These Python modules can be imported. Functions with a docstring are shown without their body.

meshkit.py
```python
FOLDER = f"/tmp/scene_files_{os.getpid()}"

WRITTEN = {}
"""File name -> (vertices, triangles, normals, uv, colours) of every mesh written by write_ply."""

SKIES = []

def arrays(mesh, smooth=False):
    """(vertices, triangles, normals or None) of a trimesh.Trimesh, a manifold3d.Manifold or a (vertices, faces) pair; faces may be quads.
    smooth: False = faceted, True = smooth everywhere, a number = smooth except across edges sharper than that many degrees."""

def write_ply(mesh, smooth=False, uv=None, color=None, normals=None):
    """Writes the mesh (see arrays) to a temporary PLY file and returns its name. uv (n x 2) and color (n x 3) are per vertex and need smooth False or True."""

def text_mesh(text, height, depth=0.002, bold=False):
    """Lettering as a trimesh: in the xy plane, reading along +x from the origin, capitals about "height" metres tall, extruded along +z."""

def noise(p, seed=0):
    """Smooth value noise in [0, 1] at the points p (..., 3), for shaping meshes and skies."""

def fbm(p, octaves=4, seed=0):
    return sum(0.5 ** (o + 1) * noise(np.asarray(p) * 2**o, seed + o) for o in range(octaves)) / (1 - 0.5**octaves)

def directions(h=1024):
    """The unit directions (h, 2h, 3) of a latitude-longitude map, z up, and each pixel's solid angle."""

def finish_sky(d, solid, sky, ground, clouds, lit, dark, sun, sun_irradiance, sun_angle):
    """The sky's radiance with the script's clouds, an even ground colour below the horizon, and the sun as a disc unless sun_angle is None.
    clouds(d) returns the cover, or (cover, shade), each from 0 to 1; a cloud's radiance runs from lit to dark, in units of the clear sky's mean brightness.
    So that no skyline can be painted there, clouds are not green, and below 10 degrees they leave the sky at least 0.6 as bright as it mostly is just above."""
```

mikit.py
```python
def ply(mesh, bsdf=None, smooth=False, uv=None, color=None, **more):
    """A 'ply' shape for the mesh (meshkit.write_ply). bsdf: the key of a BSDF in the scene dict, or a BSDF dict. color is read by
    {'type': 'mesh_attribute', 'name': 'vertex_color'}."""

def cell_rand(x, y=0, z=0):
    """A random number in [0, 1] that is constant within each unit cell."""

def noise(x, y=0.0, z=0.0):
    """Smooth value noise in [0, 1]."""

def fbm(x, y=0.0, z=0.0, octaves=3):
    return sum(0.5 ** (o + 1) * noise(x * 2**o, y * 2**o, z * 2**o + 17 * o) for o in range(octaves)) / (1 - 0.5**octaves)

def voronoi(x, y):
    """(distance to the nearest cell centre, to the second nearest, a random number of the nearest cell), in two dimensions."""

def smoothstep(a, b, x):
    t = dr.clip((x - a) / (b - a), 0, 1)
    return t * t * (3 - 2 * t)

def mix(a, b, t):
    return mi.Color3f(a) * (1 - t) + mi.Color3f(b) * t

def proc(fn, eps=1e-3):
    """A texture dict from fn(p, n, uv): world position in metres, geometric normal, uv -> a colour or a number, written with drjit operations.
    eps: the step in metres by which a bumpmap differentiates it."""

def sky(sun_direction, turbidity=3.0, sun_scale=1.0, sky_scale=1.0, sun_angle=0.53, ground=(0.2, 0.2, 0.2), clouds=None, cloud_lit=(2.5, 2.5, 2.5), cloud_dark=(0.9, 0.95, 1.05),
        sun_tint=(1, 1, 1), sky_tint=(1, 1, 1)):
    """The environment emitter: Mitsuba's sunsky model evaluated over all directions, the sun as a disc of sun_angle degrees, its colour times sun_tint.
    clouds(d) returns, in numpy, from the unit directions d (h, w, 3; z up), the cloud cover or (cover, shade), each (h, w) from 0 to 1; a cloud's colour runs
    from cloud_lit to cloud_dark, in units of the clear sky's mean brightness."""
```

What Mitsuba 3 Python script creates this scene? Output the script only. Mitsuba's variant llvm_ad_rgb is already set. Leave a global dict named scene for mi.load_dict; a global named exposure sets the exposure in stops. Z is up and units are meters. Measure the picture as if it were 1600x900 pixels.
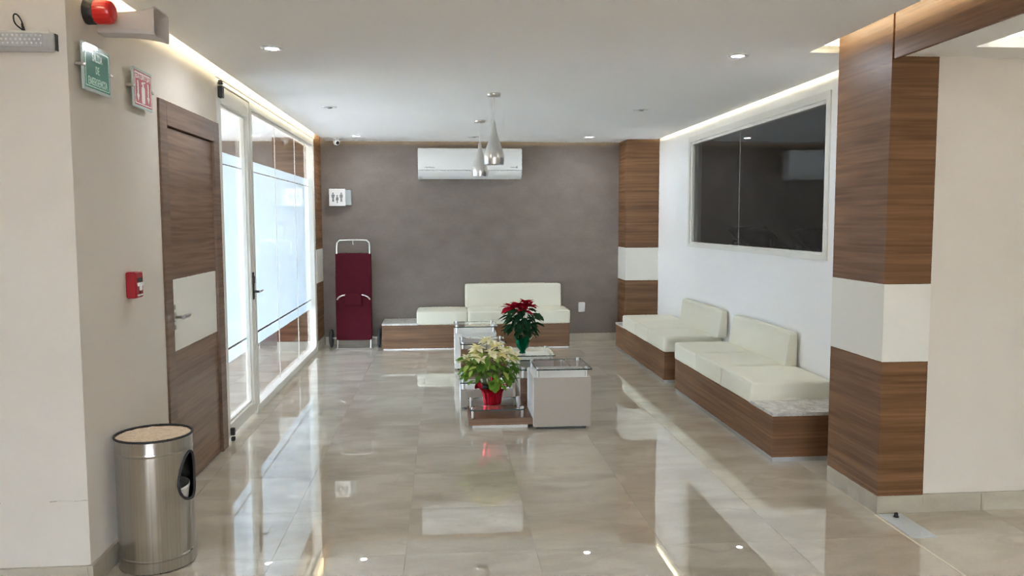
import math, random
import numpy as np, trimesh, mitsuba as mi, drjit as dr
import manifold3d as m3
import shapely.geometry as sg
import mikit, meshkit
from mikit import proc, noise, fbm, mix, smoothstep, cell_rand

T = mi.ScalarTransform4f
PI = math.pi
rng = random.Random(7)
scene, labels = {}, {}

# ------------------------------------------------------------------ camera, sky, lights, exposure
CAM = np.array([0.0, 0.0, 1.5])
FWD = np.array([0.0843, 0.9931, -0.0815]); UPV = np.array([0.0099, 0.0809, 0.9967])
scene['camera'] = {'type': 'perspective', 'fov': math.degrees(2 * math.atan(800 / 1273.0)), 'fov_axis': 'x',
                   'near_clip': 0.02, 'far_clip': 500.0,
                   'to_world': T().look_at(origin=CAM.tolist(), target=(CAM + FWD).tolist(), up=UPV.tolist())}
exposure = 2.5


def clouds(d):
    c = meshkit.fbm(d * 3.0 + 11.0, 4, seed=3)
    return np.clip((c - 0.35) * 3.0, 0, 0.85), np.clip(c - 0.3, 0, 0.6)


scene['sky'] = mikit.sky([0.45, 0.5, 0.75], turbidity=3.5, sun_scale=10.0, sky_scale=14.0, sun_angle=None, ground=(0.33, 0.335, 0.335),
                         clouds=clouds, cloud_lit=(1.5, 1.45, 1.38), cloud_dark=(1.0, 1.0, 1.0), sky_tint=(1.0, 0.96, 0.92))
COVE = (3.3, 2.95, 2.05)          # radiance of the warm strips in the ceiling slots
COVE_BACK = (1.25, 1.0, 0.55)     # the weaker strip above the taupe wall
TRAY = (2.8, 2.7, 2.25)            # strips of the tray in the lobby's lower ceiling
SPOT = (95.0, 97.0, 102.0)         # the downlights that are on

# ------------------------------------------------------------------ materials
def rgb(c): return {'type': 'rgb', 'value': [float(x) for x in c]}
def mat(name, d): scene['mat_' + name] = {**d, 'id': 'mat_' + name}; return 'mat_' + name
def two(d): return {'type': 'twosided', 'bsdf': d}
def plain(name, c, rough=0.5, spec=0.5, **k):
    c = c if isinstance(c, dict) else rgb(c)
    return mat(name, two({'type': 'principled', 'base_color': c, 'roughness': rough, 'specular': spec, **k}))
def metal(name, c, rough, **k):
    return mat(name, two({'type': 'principled', 'base_color': rgb(c), 'metallic': 1.0, 'roughness': rough, **k}))


TS = 0.592; TX = -0.18; TY = 3.60       # floor tile size and grid origin


def marble(p, n, uv):
    ix, iy = dr.floor((p.x - TX) / TS), dr.floor((p.y - TY) / TS)
    r = cell_rand(ix, iy, 3)
    r2 = cell_rand(ix, iy, 5)
    x = p.x + 7.3 * r; y = p.y + 5.1 * r2; z = p.z * 1.0
    w = fbm(x * 1.6, y * 3.2, z * 3 + 3.0, 4)
    a = fbm(x * 3.0 + 1.7 * w, y * 7.0 + 2.2 * w, z * 8, 5)
    v = 1 - smoothstep(0.0, 0.035, dr.abs(fbm(x * 1.3 + w, y * 3.0 - w, z, 4) - 0.5))
    s = noise(x * 160, y * 160, p.z * 160)
    c = mix((0.505, 0.45, 0.355), (0.64, 0.59, 0.49), smoothstep(0.15, 0.85, a))
    c = mix(c, (0.46, 0.40, 0.31), 0.30 * v)
    return c * (0.955 + 0.06 * s) * (0.97 + 0.06 * r)


def wavy(p, n, uv):      # each polished tile is laid a hair out of level and is slightly bowed
    ix, iy = dr.floor((p.x - TX) / TS), dr.floor((p.y - TY) / TS)
    a = (cell_rand(ix, iy, 11) - 0.5) * 0.0014; b = (cell_rand(ix, iy, 12) - 0.5) * 0.0014
    lx = p.x - TX - (ix + 0.5) * TS; ly = p.y - TY - (iy + 0.5) * TS
    return lx * a + ly * b + 0.00010 * noise(p.x * 4.0, p.y * 4.0, 0.5)


mat('tile', {'type': 'bumpmap', 'arbitrary': proc(wavy, 2e-3), 'scale': 1.0,
             'bsdf': {'type': 'blendbsdf', 'weight': 0.14, 'plastic': {'type': 'plastic', 'int_ior': 2.1, 'nonlinear': False, 'diffuse_reflectance': proc(marble)},
                      'polish': {'type': 'conductor', 'material': 'none', 'specular_reflectance': rgb((0.93, 0.93, 0.92))}}})
def marble_base(p, n, uv): return marble(p, n, uv) * 0.80


mat('base_tile', {'type': 'roughplastic', 'alpha': 0.05, 'int_ior': 1.5, 'diffuse_reflectance': proc(marble_base)})
plain('grout', (0.52, 0.47, 0.385), 0.9, 0.2)
plain('threshold', (0.66, 0.60, 0.49), 0.5)


def wood_fn(dark, light, seed):
    def f(p, n, uv):
        u = p.x * 0.93 + p.y * 1.0 + seed; v = p.z
        w = 0.012 * (noise(u * 1.3, v * 5.0, seed) - 0.5)
        big = fbm(u * 0.55, (v + w) * 20.0, seed + 1.0, 3)
        fine = fbm(u * 2.6, (v + w) * 85.0, seed + 5.0, 3)
        pore = noise(u * 16.0, v * 520.0, seed + 2.0)
        t = dr.clip(0.5 + 0.75 * (big - 0.5) + 1.25 * (fine - 0.5), 0, 1)
        return mix(dark, light, t) * (0.90 + 0.14 * pore)
    return f


WOODS = []
for i, (a, b) in enumerate((((0.100, 0.043, 0.0155), (0.208, 0.104, 0.044)), ((0.098, 0.042, 0.016), (0.200, 0.100, 0.044)))):
    WOODS.append(plain('walnut' if i == 0 else 'walnut_bench', proc(wood_fn(a, b, 3.1 + 9.7 * i)), 0.42, 0.42))
plain('door_wood', proc(wood_fn((0.112, 0.058, 0.032), (0.200, 0.118, 0.072), 41.0)), 0.30, 0.5)
plain('door_frame_wood', proc(wood_fn((0.115, 0.066, 0.041), (0.180, 0.111, 0.072), 57.0)), 0.35, 0.5)
plain('white_laminate', (0.70, 0.69, 0.63), 0.28)


def stucco(p, n, uv):
    return 0.0005 * fbm(p.x * 90, p.y * 90, p.z * 90, 2)


def wall_tone(p, n, uv):
    a = fbm(p.x * 2.2 + 4, p.y * 2.2, p.z * 2.2, 3)
    return mix((0.645, 0.595, 0.53), (0.69, 0.64, 0.575), a)


def return_tone(p, n, uv):  # the hairline of an old plaster joint runs across the return wall
    a = fbm(p.x * 2.2 + 4, p.y * 2.2, p.z * 2.2, 3)
    line = dr.select((dr.abs(p.z - 0.366 - 0.003 * noise(p.x * 30)) < 0.0016) & (noise(p.x * 14, 3.0) > 0.35), 1.0, 0.0)
    return mix(mix((0.645, 0.595, 0.53), (0.69, 0.64, 0.575), a), (0.30, 0.27, 0.24), line)


def cement(p, n, uv):
    a = fbm(p.x * 1.3 + 9, p.y, p.z * 1.5, 4); b = fbm(p.x * 7, p.y * 3, p.z * 8 + 2, 4); c = noise(p.x * 60, p.y * 60, p.z * 60)
    t = dr.clip(0.5 + 1.0 * (a - 0.5) + 0.9 * (b - 0.5), 0, 1)
    return mix((0.152, 0.123, 0.103), (0.207, 0.175, 0.151), t) * (0.95 + 0.1 * c)


mat('wall', two({'type': 'bumpmap', 'arbitrary': proc(stucco, 2e-3), 'scale': 1.0, 'bsdf': {'type': 'diffuse', 'reflectance': proc(wall_tone)}}))
mat('wall_return', two({'type': 'bumpmap', 'arbitrary': proc(stucco, 2e-3), 'scale': 1.0, 'bsdf': {'type': 'diffuse', 'reflectance': proc(return_tone)}}))
plain('wall_white', (0.80, 0.80, 0.785), 0.6, 0.3)
plain('cement', proc(cement), 0.55, 0.4)
mat('ceiling', two({'type': 'diffuse', 'reflectance': rgb((0.89, 0.89, 0.88))}))
plain('cove_white', (0.80, 0.80, 0.77), 0.7, 0.2)
plain('outside_wall', (0.62, 0.61, 0.58), 0.8, 0.2)
plain('gym_wall', (0.62, 0.59, 0.55), 0.8, 0.2)
plain('frame_white', (0.72, 0.71, 0.66), 0.35)
plain('alu_white', (0.66, 0.65, 0.60), 0.35)
mat('glass', {'type': 'thindielectric', 'int_ior': 1.52})
mat('glass_gym', {'type': 'thindielectric', 'int_ior': 1.52, 'specular_transmittance': rgb((0.50, 0.51, 0.51)), 'specular_reflectance': rgb((0.55, 0.57, 0.59))})
mat('frosted_film', {'type': 'principledthin', 'base_color': rgb((0.72, 0.865, 0.955)), 'roughness': 0.7, 'diff_trans': 1.14, 'spec_trans': 0.0, 'eta': 1.3})
plain('navy_stripe', (0.035, 0.045, 0.06), 0.4)
plain('grey_stripe', (0.22, 0.24, 0.24), 0.5)
plain('glass_edge', (0.006, 0.030, 0.026), 0.35, 0.3)
metal('chrome', (0.78, 0.79, 0.80), 0.12)
def brushed(p, n, uv):
    a = dr.atan2(p.y - 3.636, p.x + 1.273)
    return mix((0.40, 0.39, 0.375), (0.58, 0.565, 0.545), 0.6 * noise(a * 40.0, p.z * 1.2, 0.3) + 0.4 * noise(a * 170.0, p.z * 2.0, 1.7))


mat('steel', two({'type': 'principled', 'base_color': proc(brushed), 'metallic': 1.0, 'roughness': 0.14}))
plain('steel_plate', (0.52, 0.56, 0.58), 0.35)
metal('brushed_alu', (0.70, 0.69, 0.66), 0.27)
metal('plinth_alu', (0.55, 0.55, 0.55), 0.4)
metal('dull_steel', (0.50, 0.47, 0.43), 0.35)


def leather_bump(p, n, uv):
    return 0.0016 * fbm(p.x * 9 + 2, p.y * 9, p.z * 11, 3) + 0.0002 * noise(p.x * 160, p.y * 160, p.z * 160)


mat('cream_leather', two({'type': 'bumpmap', 'arbitrary': proc(leather_bump, 3e-3), 'scale': 1.0, 'bsdf': {'type': 'principled', 'base_color': rgb((0.69, 0.675, 0.565)), 'roughness': 0.45, 'specular': 0.45}}))


def granite_fn(p, n, uv):
    a = fbm(p.x * 24, p.y * 24, p.z * 24, 4); b = noise(p.x * 240, p.y * 160, p.z * 160); v = 1 - smoothstep(0.0, 0.05, dr.abs(fbm(p.x * 6 + a, p.y * 6, 4.0, 4) - 0.5))
    c = mix((0.36, 0.345, 0.32), (0.53, 0.52, 0.49), smoothstep(0.25, 0.75, a))
    return mix(c, (0.26, 0.23, 0.23), 0.28 * smoothstep(0.55, 0.85, b) + 0.35 * v * smoothstep(0.4, 0.7, b))


plain('granite', proc(granite_fn), 0.10, 0.5)
plain('beige_laminate', (0.325, 0.285, 0.243), 0.38)
plain('table_white', (0.68, 0.68, 0.66), 0.3)


def cloth(p, n, uv):
    a = noise(p.x * 420, p.y * 420, p.z * 420); b = fbm(p.x * 14, p.y * 14, p.z * 14, 3)
    return mix((0.050, 0.0034, 0.009), (0.080, 0.005, 0.014), 0.5 * a + 0.5 * b)


plain('burgundy_cloth', proc(cloth), 0.85, 0.2, sheen=0.4)
plain('rubber', (0.018, 0.018, 0.02), 0.6)
plain('black_plastic', (0.014, 0.014, 0.015), 0.35)
plain('grey_wheel', (0.06, 0.062, 0.065), 0.5)


def sand_fn(p, n, uv):
    a = noise(p.x * 300, p.y * 300, p.z * 300); b = fbm(p.x * 60, p.y * 60, 0.0, 3)
    return mix((0.40, 0.30, 0.21), (0.76, 0.63, 0.48), dr.clip(0.25 + 0.55 * a + 0.5 * (b - 0.4), 0, 1))


plain('sand', proc(sand_fn), 0.95, 0.1)
plain('ac_white', (0.74, 0.75, 0.74), 0.3)
plain('ac_line', (0.22, 0.23, 0.24), 0.5)
plain('white_plastic', (0.70, 0.71, 0.70), 0.35)
plain('ivory_plastic', (0.70, 0.68, 0.66), 0.35)
plain('beige_plastic', (0.52, 0.48, 0.46), 0.5)
plain('pale_grey', (0.30, 0.31, 0.31), 0.5)
mat('red_lens', two({'type': 'principled', 'base_color': rgb((0.55, 0.012, 0.010)), 'roughness': 0.15, 'specular': 0.5, 'clearcoat': 0.5}))
plain('red_enamel', (0.31, 0.006, 0.014), 0.3)
plain('sign_green', (0.010, 0.185, 0.115), 0.12, 0.5, clearcoat=1.0)
plain('sign_red', (0.46, 0.070, 0.085), 0.12, 0.5, clearcoat=1.0)
plain('sign_pale_green', (0.42, 0.62, 0.50), 0.3)
plain('sign_white', (0.72, 0.66, 0.62), 0.3)
mat('acrylic', two({'type': 'principled', 'base_color': rgb((0.42, 0.50, 0.47)), 'roughness': 0.08, 'specular': 0.5}))
plain('grey_acrylic', (0.32, 0.36, 0.37), 0.2)
plain('pictogram_grey', (0.20, 0.20, 0.21), 0.5)
plain('led_grey', (0.42, 0.42, 0.415), 0.25)
plain('led_bead', (0.70, 0.70, 0.70), 0.12)
plain('cord_white', (0.62, 0.62, 0.60), 0.5)
plain('lamp_off', (0.45, 0.46, 0.46), 0.3)
def crinkle(p, n, uv): return 0.004 * fbm(p.x * 70, p.y * 70, p.z * 45, 3)


for nm, col in (('red_foil', (0.50, 0.012, 0.035)), ('green_foil', (0.0, 0.125, 0.058))):
    mat(nm, two({'type': 'bumpmap', 'arbitrary': proc(crinkle, 2e-3), 'scale': 1.0, 'bsdf': {'type': 'principled', 'base_color': rgb(col), 'metallic': 1.0, 'roughness': 0.18}}))
metal('silver_foil', (0.85, 0.88, 0.9), 0.2)
plain('soil', (0.035, 0.024, 0.018), 0.95, 0.1)


def leafy(name, c, t=0.5):
    mat(name, {'type': 'principledthin', 'base_color': rgb(c), 'roughness': 0.5, 'diff_trans': t, 'eta': 1.4})


leafy('leaf_fresh', (0.135, 0.25, 0.035)); leafy('leaf_mid', (0.085, 0.18, 0.03)); leafy('leaf_lime', (0.36, 0.45, 0.11))
leafy('leaf_dark', (0.014, 0.050, 0.022), 0.3); leafy('leaf_deep', (0.022, 0.062, 0.026), 0.3)
leafy('bract_cream', (0.93, 0.89, 0.66)); leafy('bract_yellow', (0.88, 0.80, 0.42))
leafy('bract_red', (0.30, 0.010, 0.022), 0.4); leafy('bract_crimson', (0.43, 0.016, 0.035), 0.4)
plain('stem', (0.12, 0.15, 0.05), 0.6)
plain('ribbon', (0.012, 0.012, 0.014), 0.25)


def emit(c): return {'type': 'area', 'radiance': rgb(c)}


# ------------------------------------------------------------------ mesh helpers
def numbered(name):
    if name not in scene and name not in labels: return name
    i = 1
    while f'{name}_{i:03d}' in scene or f'{name}_{i:03d}' in labels: i += 1
    return f'{name}_{i:03d}'


def tag(key, label=None, cat=None, group=None, kind=None):
    d = {k: v for k, v in (('label', label), ('category', cat), ('group', group), ('kind', kind)) if v}
    if d: labels[key] = {**labels.get(key, {}), **d}


def thing(name, label, cat, group=None):
    key = numbered(name); tag(key, label, cat, group); return key


def struct(name, label=None):
    tag(name, label, None, None, 'structure'); return name


def add(name, mesh, m, parent=None, smooth=False, label=None, cat=None, group=None, kind=None, **more):
    key = numbered(parent + '__' + name if parent else name)
    scene[key] = mikit.ply(mesh, m, smooth, **more)
    tag(key, label, cat, group, kind)
    return key


def join(ms):
    return trimesh.util.concatenate([m if isinstance(m, trimesh.Trimesh) else trimesh.Trimesh(*m, process=False) for m in ms])


def bx(x0, x1, y0, y1, z0, z1, b=0.0):
    x0, x1 = min(x0, x1), max(x0, x1); y0, y1 = min(y0, y1), max(y0, y1); z0, z1 = min(z0, z1), max(z0, z1)
    if b <= 0:
        return trimesh.creation.box(bounds=[[x0, y0, z0], [x1, y1, z1]])
    b = min(b, 0.49 * min(x1 - x0, y1 - y0, z1 - z0))
    pts = []
    for x, sx in ((x0, 1), (x1, -1)):
        for y, sy in ((y0, 1), (y1, -1)):
            for z, sz in ((z0, 1), (z1, -1)):
                pts += [(x, y + sy * b, z + sz * b), (x + sx * b, y, z + sz * b), (x + sx * b, y + sy * b, z)]
    return trimesh.convex.convex_hull(np.array(pts))


def quad(a, b, c, d):
    return trimesh.Trimesh(np.array([a, b, c, d], float), [[0, 1, 2], [0, 2, 3]], process=False)


def tube(pts, r, n=10, cap=True):
    p = np.asarray(pts, float); r = np.broadcast_to(np.asarray(r, float), (len(p),))
    t = np.gradient(p, axis=0); t /= np.linalg.norm(t, axis=1, keepdims=True)
    a = np.cross(t[0], [0, 0, 1.0] if abs(t[0][2]) < 0.9 else [1.0, 0, 0]); a /= np.linalg.norm(a)
    ang = np.arange(n) * 2 * PI / n; vs = []
    for i in range(len(p)):
        a = a - t[i] * (a @ t[i]); a /= np.linalg.norm(a); b = np.cross(t[i], a)
        vs.append(p[i] + r[i] * (np.cos(ang)[:, None] * a + np.sin(ang)[:, None] * b))
    v = np.vstack(vs); f = []
    for i in range(len(p) - 1):
        for j in range(n):
            k = (j + 1) % n
            f += [[i * n + j, i * n + k, (i + 1) * n + k], [i * n + j, (i + 1) * n + k, (i + 1) * n + j]]
    if cap:
        v = np.vstack([v, p[:1], p[-1:]]); c0, c1 = len(v) - 2, len(v) - 1
        for j in range(n):
            k = (j + 1) % n
            f += [[c0, k, j], [c1, (len(p) - 1) * n + j, (len(p) - 1) * n + k]]
    return trimesh.Trimesh(v, f, process=False)


def lathe(profile, n=40, at=(0, 0, 0), scallop=None):
    """profile: (r, z) pairs from bottom to top; scallop(ang, i) scales the radius."""
    ang = np.arange(n) * 2 * PI / n; v = []; f = []
    for i, (r, z) in enumerate(profile):
        for a in ang:
            k, dz = scallop(a, i) if scallop else (1.0, 0.0)
            v.append((r * k * math.cos(a), r * k * math.sin(a), z + dz))
    for i in range(len(profile) - 1):
        for j in range(n):
            k = (j + 1) % n
            f += [[i * n + j, i * n + k, (i + 1) * n + k], [i * n + j, (i + 1) * n + k, (i + 1) * n + j]]
    m = trimesh.Trimesh(np.array(v) + np.array(at), f, process=False)
    return m


def disc(r, z, n=32, at=(0, 0), up=True):
    v = [(at[0] + r * math.cos(a), at[1] + r * math.sin(a), z) for a in np.arange(n) * 2 * PI / n] + [(at[0], at[1], z)]
    f = [[j, (j + 1) % n, n] if up else [(j + 1) % n, j, n] for j in range(n)]
    return trimesh.Trimesh(v, f, process=False)


def cushion(x0, x1, y0, y1, z0, z1, r=0.02, puff=0.012, n=14, wedge=None, seed=0):
    h = np.array([x1 - x0, y1 - y0, z1 - z0]) / 2; c = np.array([x0 + x1, y0 + y1, z0 + z1]) / 2
    m = trimesh.creation.box(extents=[2, 2, 2]); 
    g = np.linspace(-1, 1, n + 1); vs, fs = [], []
    g = np.sign(g) * (1 - (1 - np.abs(g)) ** 1.5)
    for ax in range(3):
        for s in (-1, 1):
            o = len(vs)
            for a in g:
                for b in g:
                    p = [0, 0, 0]; p[ax] = s; p[(ax + 1) % 3] = a; p[(ax + 2) % 3] = b; vs.append(p)
            for i in range(n):
                for j in range(n):
                    q = [o + i * (n + 1) + j, o + (i + 1) * (n + 1) + j, o + (i + 1) * (n + 1) + j + 1, o + i * (n + 1) + j + 1]
                    if s < 0: q = q[::-1]
                    fs += [[q[0], q[1], q[2]], [q[0], q[2], q[3]]]
    u = np.array(vs, float); p = u * h
    inner = np.clip(p, -(h - r), h - r); d = p - inner
    p = inner + d / np.maximum(np.linalg.norm(d, axis=1, keepdims=True), 1e-9) * r
    for ax in range(3):
        o1, o2 = (ax + 1) % 3, (ax + 2) % 3
        k = puff if ax == 2 else puff * 0.35
        p[:, ax] += np.sign(p[:, ax]) * (np.abs(u[:, ax]) > 0.999) * k * (1 - u[:, o1] ** 4) * (1 - u[:, o2] ** 4)
    p += 0.003 * (meshkit.fbm((p + c) * 7 + seed, 3)[:, None] - 0.5) * u
    mesh = trimesh.Trimesh(p, fs, process=False); mesh.merge_vertices(digits_vertex=6)
    if wedge: mesh.vertices[:] = wedge(np.array(mesh.vertices), h)
    mesh.apply_translation(c)
    return mesh


def frame_mesh(poly, depth):      # shapely polygon in (u, v) extruded along w
    g = [poly] if poly.geom_type == 'Polygon' else list(poly.geoms)
    return join([trimesh.creation.extrude_polygon(a, depth, engine='earcut') for a in g])


def to_left_wall(m, x, y, z):     # (u, v, w) -> (+y, +z, +x): reads correctly on a wall facing +x
    m = m.copy(); v = np.array(m.vertices); m.vertices = np.stack([v[:, 2] + x, v[:, 0] + y, v[:, 1] + z], 1); return m


def to_back_wall(m, x, y, z):     # (u, v, w) -> (+x, +z, -y)
    m = m.copy(); v = np.array(m.vertices); m.vertices = np.stack([v[:, 0] + x, -v[:, 2] + y, v[:, 1] + z], 1); return m


def text(s, height, cx, cy, depth=0.001, bold=True, width=None):
    m = meshkit.text_mesh(s, height, depth, bold); b = m.bounds
    k = width / (b[1][0] - b[0][0]) if width else 1.0
    v = np.array(m.vertices); v[:, 0] = (v[:, 0] - (b[0][0] + b[1][0]) / 2) * k + cx; v[:, 1] += cy - (b[0][1] + b[1][1]) / 2
    m.vertices = v; return m


def rect(x0, x1, y0, y1): return sg.box(x0, y0, x1, y1)
def rrect(x0, x1, y0, y1, r): return sg.box(x0 + r, y0 + r, x1 - r, y1 - r).buffer(r, quad_segs=6)
def upright(m): return m


# ------------------------------------------------------------------ the setting
ZC = 2.465; ZR = 2.66; ZL = 2.30          # ceiling, soffit above the slots, lower lobby ceiling
YB = 10.07; XL = -1.455; XR = 2.591; YC = 3.385

# floor: slab with the tiles laid on it
fl = struct('floor', 'polished beige marble tile floor with thin grout lines')
scene['floor'] = mikit.ply(join([bx(-6.5, 6.5, -9.0, 1.824, -0.10, 0.0), bx(-6.5, 6.5, 1.824, 10.3, -0.10, -0.003)]), 'mat_tile')
scene['floor__grout_bed'] = mikit.ply(bx(-4.4, 5.6, 1.83, YB, -0.012, -0.0025), 'mat_grout')
g = 0.0004
for iy in range(-3, 11):
    for ix in range(-7, 9):
        x0 = max(TX + ix * TS, -4.2); x1 = min(TX + (ix + 1) * TS, 5.2); y0 = TY + iy * TS; y1 = min(y0 + TS, YB)
        xc, yc = (x0 + x1) / 2, (y0 + y1) / 2
        if x1 - x0 < 0.05 or (yc > 4.2 and xc > 2.6) or (yc < 3.5 and abs(xc) > 3.4) or (3.5 < yc < 5.3 and xc < -1.7): continue
        add('tile', bx(x0 + g, x1 - g, y0 + g, y1 - g, -0.010, 0.0, 0.0004), 'mat_tile', 'floor')
add('threshold_strip', bx(2.182, 2.194, 1.83, 3.885, -0.002, 0.0012, 0.0006), 'mat_threshold', 'floor', label='pale strip along the edge of the lobby floor')

# main ceiling: plasterboard slab that stops short of the walls, lit slots round its edge
SLAB = sg.Polygon([(-6.3, -8.9), (2.115, -8.9), (2.115, 4.63), (2.553, 4.63), (2.553, 9.575), (2.19, 9.60), (2.19, 10.01), (-1.385, 10.01), (-1.385, 3.315), (-6.3, 3.315)])
struct('ceiling', 'white plasterboard ceiling with lit slots along its edges')
scene['ceiling'] = mikit.ply(join([trimesh.creation.extrude_polygon(SLAB, 0.02, engine='earcut').apply_translation([0, 0, ZC])]), 'mat_ceiling')
curb = sg.Polygon(SLAB.exterior).buffer(-0.13, join_style=2)
add('curb', trimesh.creation.extrude_polygon(curb.difference(curb.buffer(-0.02, join_style=2)), ZR - ZC - 0.02, engine='earcut').apply_translation([0, 0, ZC + 0.02]), 'mat_cove_white', 'ceiling')
add('soffit', join([bx(-6.5, 6.5, -9.0, 5.4, ZR, ZR + 0.08), bx(-4.3, 6.5, 5.4, 10.3, ZR, ZR + 0.08)]), 'mat_cove_white', 'ceiling')
add('corridor_panel', bx(-4.3, -1.6, 5.3, YB, ZC, ZC + 0.1), 'mat_ceiling', 'ceiling')
add('room_panel', bx(2.70, 6.4, 4.55, YB, ZC + 0.03, ZC + 0.1), 'mat_gym_wall', 'ceiling')


def strip(name, a, b, out, parent='ceiling', c=None, z=ZC + 0.05, h=0.04):
    a, b, o = np.array([*a, z]), np.array([*b, z]), np.array([*out, 0.0]) * 1.0
    t = np.array([0, 0, h]) + o * -0.004
    m = quad(a, b, b + t, a + t)
    nrm = np.cross(m.vertices[1] - m.vertices[0], m.vertices[2] - m.vertices[0])
    if nrm @ o < 0: m.faces = m.faces[:, ::-1]
    add(name, m, 'mat_cove_white', parent, emitter=emit(c or COVE), label='warm light strip in the ceiling slot')


strip('light_strip', (-1.345, 3.38), (-1.345, 9.96), (-1, 0))
strip('light_strip', (-6.0, 3.27), (-1.43, 3.27), (0, 1))
strip('light_strip', (-1.30, 9.965), (2.12, 9.965), (0, 1), c=COVE_BACK)
strip('light_strip', (2.515, 4.72), (2.515, 9.54), (1, 0))
strip('light_strip', (2.075, -8.5), (2.075, 4.55), (1, 0))
strip('light_strip', (2.16, 4.67), (2.50, 4.67), (0, -1))

# lower ceiling of the lobby on the right, with its lit tray
struct('ceiling_lobby', 'lower white ceiling right of the wooden beam with a lit tray')
tray = rect(2.47, 5.2, -1.5, 3.66)
low = rect(2.236, 6.4, -8.9, 3.93)
scene['ceiling_lobby'] = mikit.ply(frame_mesh(low.difference(tray), 0.022).apply_translation([0, 0, ZL]), 'mat_ceiling')
add('tray_top', bx(2.33, 5.36, -1.64, 3.80, ZL + 0.17, ZL + 0.19), 'mat_cove_white', 'ceiling_lobby')
rim = rect(2.33, 5.36, -1.64, 3.80).difference(rect(2.34, 5.35, -1.63, 3.79))
add('tray_side', frame_mesh(rim, 0.15).apply_translation([0, 0, ZL + 0.022]), 'mat_cove_white', 'ceiling_lobby')
lip = tray.buffer(0.012, join_style=2).difference(tray)
add('tray_lip', frame_mesh(lip, 0.028).apply_translation([0, 0, ZL + 0.022]), 'mat_ceiling', 'ceiling_lobby')
strip('light_strip', (2.40, -1.4), (2.40, 3.6), (1, 0), 'ceiling_lobby', TRAY, ZL + 0.06)
strip('light_strip', (2.55, 3.73), (5.1, 3.73), (0, -1), 'ceiling_lobby', TRAY, ZL + 0.06)

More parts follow.
